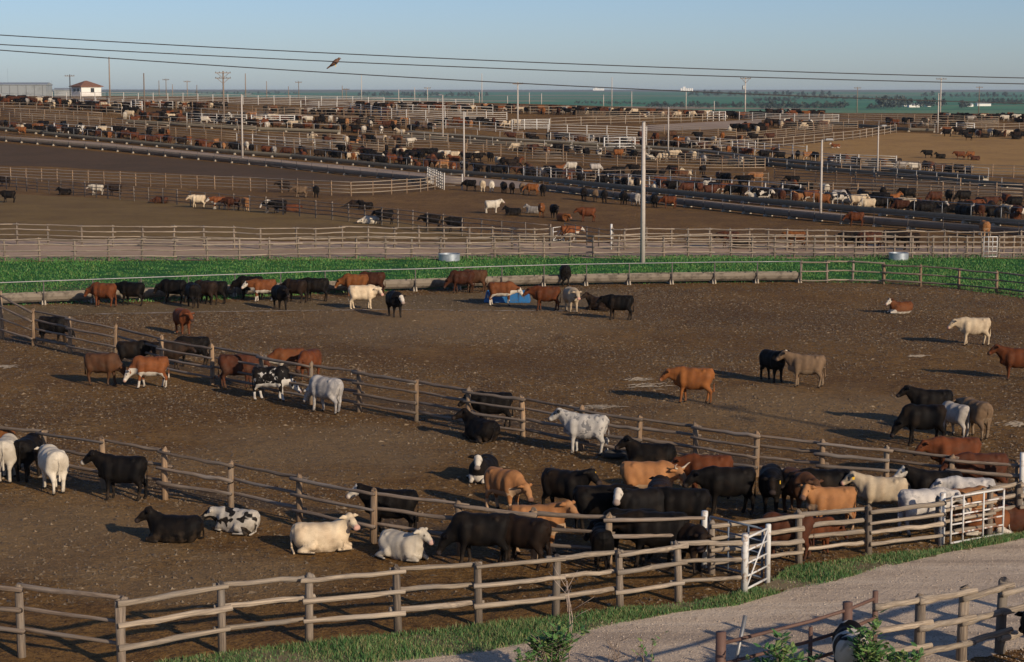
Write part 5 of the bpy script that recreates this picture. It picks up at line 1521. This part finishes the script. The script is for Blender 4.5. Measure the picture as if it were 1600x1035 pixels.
# along the concrete bunk
bunk = [(163, 480, 162, 'feed', 'red', 'red cow feeding at the left end of the concrete bunk'), (207, 478, 164, 'level', 'black', 'black cow right beside the red one at the bunk'),
        (272, 474, 166, 'feed', 'black', 'black cow with its head in the bunk, first of four'), (302, 481, 112, 'level', 'black', 'black cow turned away from the camera, second of four'),
        (322, 476, 150, 'feed', 'black_brown', 'dark brown cow at the bunk, third of four'), (336, 475, 172, 'level', 'black', 'black cow at the bunk, fourth of four'),
        (392, 468, 174, 'feed', 'black', 'black cow deep in the crowd at the bunk, feeding'), (412, 472, 190, 'level', 'hereford', 'red cow with a white face in the black crowd at the bunk'),
        (438, 484, 296, 'level', 'black', 'black cow walking out of the bunk crowd toward the camera'), (462, 473, 150, 'feed', 'black_brown', 'brownish black cow feeding right of the walking one'),
        (494, 471, 176, 'level', 'black', 'black cow broadside left of the orange one'), (556, 464, 178, 'feed', 'orange', 'orange cow at the bunk behind the cream one'),
        (582, 461, 178, 'feed', 'dark_red', 'dark red cow beyond the orange cow at the bunk'), (566, 484, 4, 'level_right', 'cream', 'cream cow facing right in front of the orange one'),
        (617, 495, 292, 'level', 'baldy', 'black cow with a white face walking toward the camera'), (722, 458, 184, 'low', 'dark_red', 'dark red cow head down at the bunk, left of the tub'),
        (783, 478, 2, 'feed', 'hereford', 'red cow with a white face standing in front of the blue tub'), (854, 486, 178, 'level', 'red', 'red cow right of the blue tub, facing left'),
        (893, 488, 284, 'level', 'cream', 'cream tan cow facing the camera beside the red one'), (883, 447, 92, 'feed', 'black', 'black cow seen from behind at the bunk'),
        (938, 485, 150, 'lie_left', 'black_brown', 'dark cow lying behind the lone black cow'), (968, 500, 170, 'level', 'black', 'lone black cow facing left, right of the tub group'),
        (742, 456, 176, 'feed', 'brown', 'brown cow half hidden behind the dark red one at the bunk')]
for x, y, h, ps, ct, lb in bunk: C(x, y, h, ps, ct, lb, 1.05)
# pen beyond the alley
for x, y, h, ps, ct, lb in [
    (14, 317, 182, 'level', 'black', 'black cow at the left edge beyond the alley'), (8, 292, 178, 'level', 'black_brown', 'dark cow behind the black one at the left edge'),
    (102, 305, 176, 'lie', 'black', 'black cow lying behind the thin slanting fence'), (152, 306, 176, 'level', 'white', 'white cow behind the thin slanting fence at left'),
    (180, 306, 182, 'level', 'black_brown', 'dark cow right behind the white one at left'), (252, 318, 176, 'lie_flat', 'dark_red', 'dark red cow lying flat by the thin fence'),
    (310, 325, 178, 'level', 'cream', 'cream cow standing before the thin slanting fence'), (342, 328, 186, 'level', 'hereford', 'red and white cow right of the cream one'),
    (364, 329, 178, 'level', 'dark_red', 'dark red cow next to the red and white one'), (384, 330, 110, 'level', 'tan', 'tan cow seen from behind right of the cream one'),
    (437, 334, 176, 'level', 'black', 'black cow behind the thin fence left of centre'), (425, 333, 186, 'feed', 'holstein', 'black and white cow beside the black one left of centre'),
    (444, 300, 174, 'level', 'black_brown', 'dark cow above the thin fence near the tan one'), (470, 309, 178, 'level', 'dun', 'dun cow before the tan curving fence'),
    (494, 309, 100, 'level', 'black', 'black cow behind the dun cow'), (455, 331, 20, 'lie_low', 'red', 'red cow lying at the rail left of centre'),
    (572, 327, 170, 'lie', 'black', 'black cow lying beyond the white one, left of centre'), (558, 324, 180, 'lie_flat', 'black_brown', 'dark cow lying flat at its side'),
    (580, 350, 178, 'lie_flat', 'white', 'white cow lying behind the thin fence'), (602, 351, 182, 'level', 'black', 'black cow standing over the lying white one'),
    (675, 359, 178, 'level', 'black', 'first of two black cows at the thin fence, left one'), (711, 363, 182, 'level', 'black', 'second of two black cows at the thin fence, right one'),
    (769, 334, 6, 'up', 'white', 'small white cow standing in the open pen'), (802, 337, 184, 'lie', 'black', 'black cow lying right of the small white one'),
    (846, 340, 268, 'up', 'orange', 'orange cow facing the camera in the open pen'), (866, 341, 282, 'level', 'black', 'black cow beside the orange one in the open pen'),
    (879, 346, 300, 'lie_low', 'orange', 'orange cow lying at the feet of the black one'), (834, 334, 160, 'lie', 'grey', 'grey cow lying behind the orange standing cow'),
    (918, 347, 176, 'level', 'red', 'lone red cow facing left in the open pen'), (890, 378, 2, 'level', 'hereford', 'red cow with a white face at the small white gate'),
    (1140, 388, 170, 'level', 'dark_red', 'dark red cow behind the alley fence right of the thick pole'), (1160, 388, 182, 'lie', 'black', 'black cow lying beside the dark red one behind the alley fence'),
    (1243, 389, 178, 'level', 'orange', 'orange cow behind the alley fence at right'), (1330, 389, 178, 'level', 'black', 'black cow behind the alley fence at right, left of the red one'),
    (1362, 390, 180, 'level', 'dark_red', 'dark red cow behind the alley fence above the right tank'), (1395, 386, 4, 'level', 'black', 'black cow high behind the alley fence at right'),
    (1422, 391, 178, 'level', 'black_brown', 'dark cow behind the alley fence right of the others'),
    (735, 298, 170, 'feed', 'black', 'black cow first in the row at the bend of the feed road'), (754, 300, 95, 'feed', 'cream', 'cream cow first of two at the bend of the feed road'), (768, 300, 92, 'feed', 'white', 'white cow second of two at the bend of the feed road'),
    (787, 302, 100, 'feed', 'black', 'black cow right of the two pale ones at the bend'), (800, 303, 90, 'feed', 'black_brown', 'dark cow in the middle of the row at the bend'), (816, 304, 92, 'feed', 'dun', 'dun cow in the row at the bend'),
    (832, 305, 170, 'feed', 'orange', 'orange cow near the end of the row at the bend'), (848, 307, 95, 'feed', 'black', 'black cow last in the row at the bend'),
    (912, 313, 95, 'feed', 'black', 'black cow at the lower bunk, left of a tan one'), (930, 315, 88, 'feed', 'dun', 'dun cow between two black ones at the lower bunk'), (944, 317, 92, 'feed', 'black', 'black cow at the lower bunk, right of the dun one'),
    (974, 320, 100, 'feed', 'black', 'black cow left of the grey one by the thick pole'), (992, 321, 120, 'feed', 'grey', 'grey cow by the thick pole at the lower bunk'), (1022, 324, 95, 'feed', 'black', 'black cow right of the thick pole at the lower bunk'),
    (1046, 326, 170, 'feed', 'red', 'red cow at the lower bunk right of the thick pole'), (1337, 354, 172, 'feed', 'red', 'red cow alone at the lower bunk, right'), (1538, 371, 92, 'feed', 'tan', 'tan cow seen from behind at the lower bunk, far right')]:
    C(x, y, h, ps, ct, lb, 1.03)
# bottom edge
C(1328, 1082, 84, 'feed', 'holstein', 'black and white cow seen from behind at the bottom edge', 1.05)
C(1632, 1052, 96, 'feed', 'black', 'black cow cut off at the bottom right edge', 1.05)
# tan pen and right
for x, y, h, ps, ct, lb in [(1450, 247.5, 182, 'far_stand', 'black', 'black cow standing alone in the broad tan pen'), (1470, 248, 182, 'far_lie', 'black', 'black cow lying beside the lone standing one in the tan pen'),
    (1500, 250, 178, 'far_stand', 'red', 'red cow at the pale tub in the tan pen'), (1516, 250, 200, 'far_low', 'orange', 'orange cow at the right of the tan pen group'), (1524, 251, 180, 'far_lie', 'dark_red', 'dark red cow lying at the right of the tan pen group'),
    (1306, 232, 178, 'far_lie', 'hereford', 'red and white cow lying under the pale climbing fence'), (1513, 220, 180, 'far_stand', 'black', 'black cow before the red herd at the top of the tan pen'),
    (1240, 292, 180, 'far_stand', 'black', 'black cow alone between the bunk and the tan fence')]:
    C(x, y, h, ps, ct, lb, 1.05)
NEAR_N = sum(1 for o in COL.objects if o.name.split('.')[0] == 'cow')

# far herd: bands along the bunks and fences; (line, rows behind it in pixels, count, facing, where)
PAL = ['black'] * 26 + ['black_brown'] * 6 + ['red'] * 5 + ['dark_red'] * 6 + ['brown'] * 3 + ['orange'] * 2 + ['tan'] * 1 + ['cream'] * 3 + ['white'] * 2 + ['hereford'] * 2 + ['baldy'] * 2 + ['dun', 'grey', 'holstein']
BANDS = [
    ([(20, 210), (158, 219), (284, 231), (349, 238), (458, 246), (573, 258), (666, 267)], (-7, 0), 71, 'behind the feed road bunk at left'),
    ([(666, 267), (800, 279), (885, 287), (1001, 299), (1200, 319)], (-9, 0), 57, 'behind the feed road bunk at centre'),
    ([(1200, 319), (1376, 335), (1600, 355)], (-14, 0), 46, 'behind the feed road bunk at right'),
    ([(540, 252), (640, 258), (740, 263), (820, 270)], (-16, -3), 30, 'in the red and black herd of the middle distance'),
    ([(800, 221), (900, 227), (1000, 233), (1100, 239), (1200, 251)], (-6, -1), 39, 'behind the twin bunks'),
    ([(800, 240), (900, 243), (1012, 250), (1113, 256), (1195, 262)], (-4, 3), 34, 'between the twin bunks and the tan fence'),
    ([(1200, 250), (1290, 257), (1400, 268), (1520, 279)], (-6, 0), 25, 'along the bunks below the tan pen'),
    ([(850, 272), (960, 275), (1080, 282), (1180, 286)], (-8, 8), 28, 'in the pen above the feed road at centre'),
    ([(1220, 322), (1400, 334), (1590, 350)], (-24, -12), 18, 'in the right pen above the feed road'),
    ([(480, 224), (560, 226), (640, 228)], (-3, 2), 16, 'left of centre among the tan fences'),
    ([(395, 205), (470, 207), (540, 210), (640, 212)], (-7, -1), 25, 'along the dark green bunk at upper left'),
    ([(0, 204), (100, 207), (200, 213), (262, 218)], (-6, -1), 23, 'at the left edge above the feed road'),
    ([(1480, 212), (1540, 214), (1600, 217)], (-3, 2), 21, 'in the red herd at the top right of the tan pen'),
    ([(1000, 222), (1060, 223), (1130, 225), (1200, 224)], (-6, 6), 21, 'near the slim light pole'),
    ([(690, 196), (760, 198), (800, 200)], (-3, 3), 18, 'right of the white slanting fence')]
FARB = [([(560, 171), (700, 173), (800, 175)], (-3, 2), 51), ([(800, 177), (900, 179), (1000, 184), (1060, 184)], (-4, 2), 69), ([(1060, 184), (1200, 186)], (-2, 1), 51), ([(1200, 181), (1250, 182), (1290, 184)], (-2, 1), 27),
        ([(1460, 190), (1600, 190)], (-4, 2), 54), ([(1390, 196), (1500, 199)], (-3, 2), 21), ([(0, 163), (80, 168), (140, 172), (200, 176)], (-6, 3), 69), ([(210, 168), (300, 171), (350, 172)], (-2, 1), 30), ([(200, 186), (300, 192), (420, 196)], (-8, 3), 60),
        ([(420, 178), (520, 181), (620, 182)], (-3, 2), 30), ([(400, 190), (560, 196), (680, 202)], (-4, 3), 42), ([(1200, 199), (1290, 202)], (-4, 3), 27), ([(600, 250), (700, 256)], (-6, 2), 12), ([(1140, 205), (1200, 207)], (-4, 3), 18)]
cr = random.Random(41)
far = []
def scatter(line, dy, n, where):
    pts = [Vector((x, y, 0)) for x, y in line]
    for p in interp_poly(pts, n):
        x = p.x + cr.uniform(-8, 8); y = p.y + cr.uniform(*dy)
        hd = cr.choice([180, 0, 170, 190, 270, 280, 95, 80, 110, cr.uniform(0, 360)])
        ps = cr.choice(['far_stand'] * 5 + ['far_low'] * 3 + ['far_lie'] * 2)
        far.append((at(x, y), hd, ps, cr.choice(PAL), where))
for l, dy, n, wh in BANDS: scatter(l, dy, n, wh)
for l, dy, n in FARB: scatter(l, dy, n, None)
far.sort(key=lambda q: q[0].y)
room = 300 - NEAR_N
ind, rest = far[:room], far[room:]
for p, hd, ps, ct, wh in ind:
    me = POSE[ps]['me']
    if not len(me.materials): me.materials.append(None)
    s = 1.06
    o = link('cow', me, None, p, (0, 0, R(hd)), (s, s, s))
    o.material_slots[0].link = 'OBJECT'; o.material_slots[0].material = COAT[ct]
    tag(o, f"distant {COAT[ct]['word']} cow {wh or 'in the herd on the far rise'}", 'cow', CGROUP)
# past three hundred: the remaining animals of the far pens as one herd, each still a full animal
mats_ = sorted({q[3] for q in rest})
Vs, Qs, MI, AT, off = [], [], [], {k: [] for k in ('face', 'muzzle', 'eye', 'ear', 'under', 'hoof', 'tailtip', 'low')}, 0
AV = {}
for ps in ('far_stand', 'far_low', 'far_lie'):
    me = POSE[ps]['me']; AV[ps] = {}
    for k in AT:
        a = np.zeros(len(me.vertices), np.float32); me.attributes[k].data.foreach_get('value', a); AV[ps][k] = a
for p, hd, ps, ct, wh in rest:
    V, Q = POSE[ps]['V'], POSE[ps]['Q']
    c, s = math.cos(R(hd)) * 1.08, math.sin(R(hd)) * 1.08
    Vs.append(np.stack([V[:, 0] * c - V[:, 1] * s + p.x, V[:, 0] * s + V[:, 1] * c + p.y, V[:, 2] * 1.08 + p.z], 1))
    Qs.append(Q + off); off += len(V); MI += [mats_.index(ct)] * len(Q)
    for k in AT: AT[k].append(AV[ps][k])
me = raw_mesh('far_herd', np.concatenate(Vs), np.concatenate(Qs), [COAT[k] for k in mats_], True)
me.polygons.foreach_set('material_index', np.array(MI, np.int32))
for k in AT:
    a = me.attributes.new(k, 'FLOAT', 'POINT'); a.data.foreach_set('value', np.concatenate(AT[k]))
tag(link('far_herd', me), 'mixed black, red and pale cattle crowding the farthest pens up to the skyline', 'cattle', CGROUP, 'stuff')

# ------------------------------------------------------------------ the air
HAZE = 4.2e-5
m = bpy.data.materials.new('haze'); m.use_nodes = True
nt = m.node_tree; nt.nodes.clear()
out = nd(nt, 'ShaderNodeOutputMaterial'); pv = nd(nt, 'ShaderNodeVolumePrincipled')
pv.inputs['Color'].default_value = (.60, .78, .95, 1)
pv.inputs['Density'].default_value = HAZE
pv.inputs['Anisotropy'].default_value = 0.0
nt.links.new(pv.outputs[0], out.inputs['Volume'])
mb = MB(); mb.box((0, 6350, 8), (6600, 6500, 24.5))
tag(link('haze', mb.mesh('haze', m)), kind='stuff')
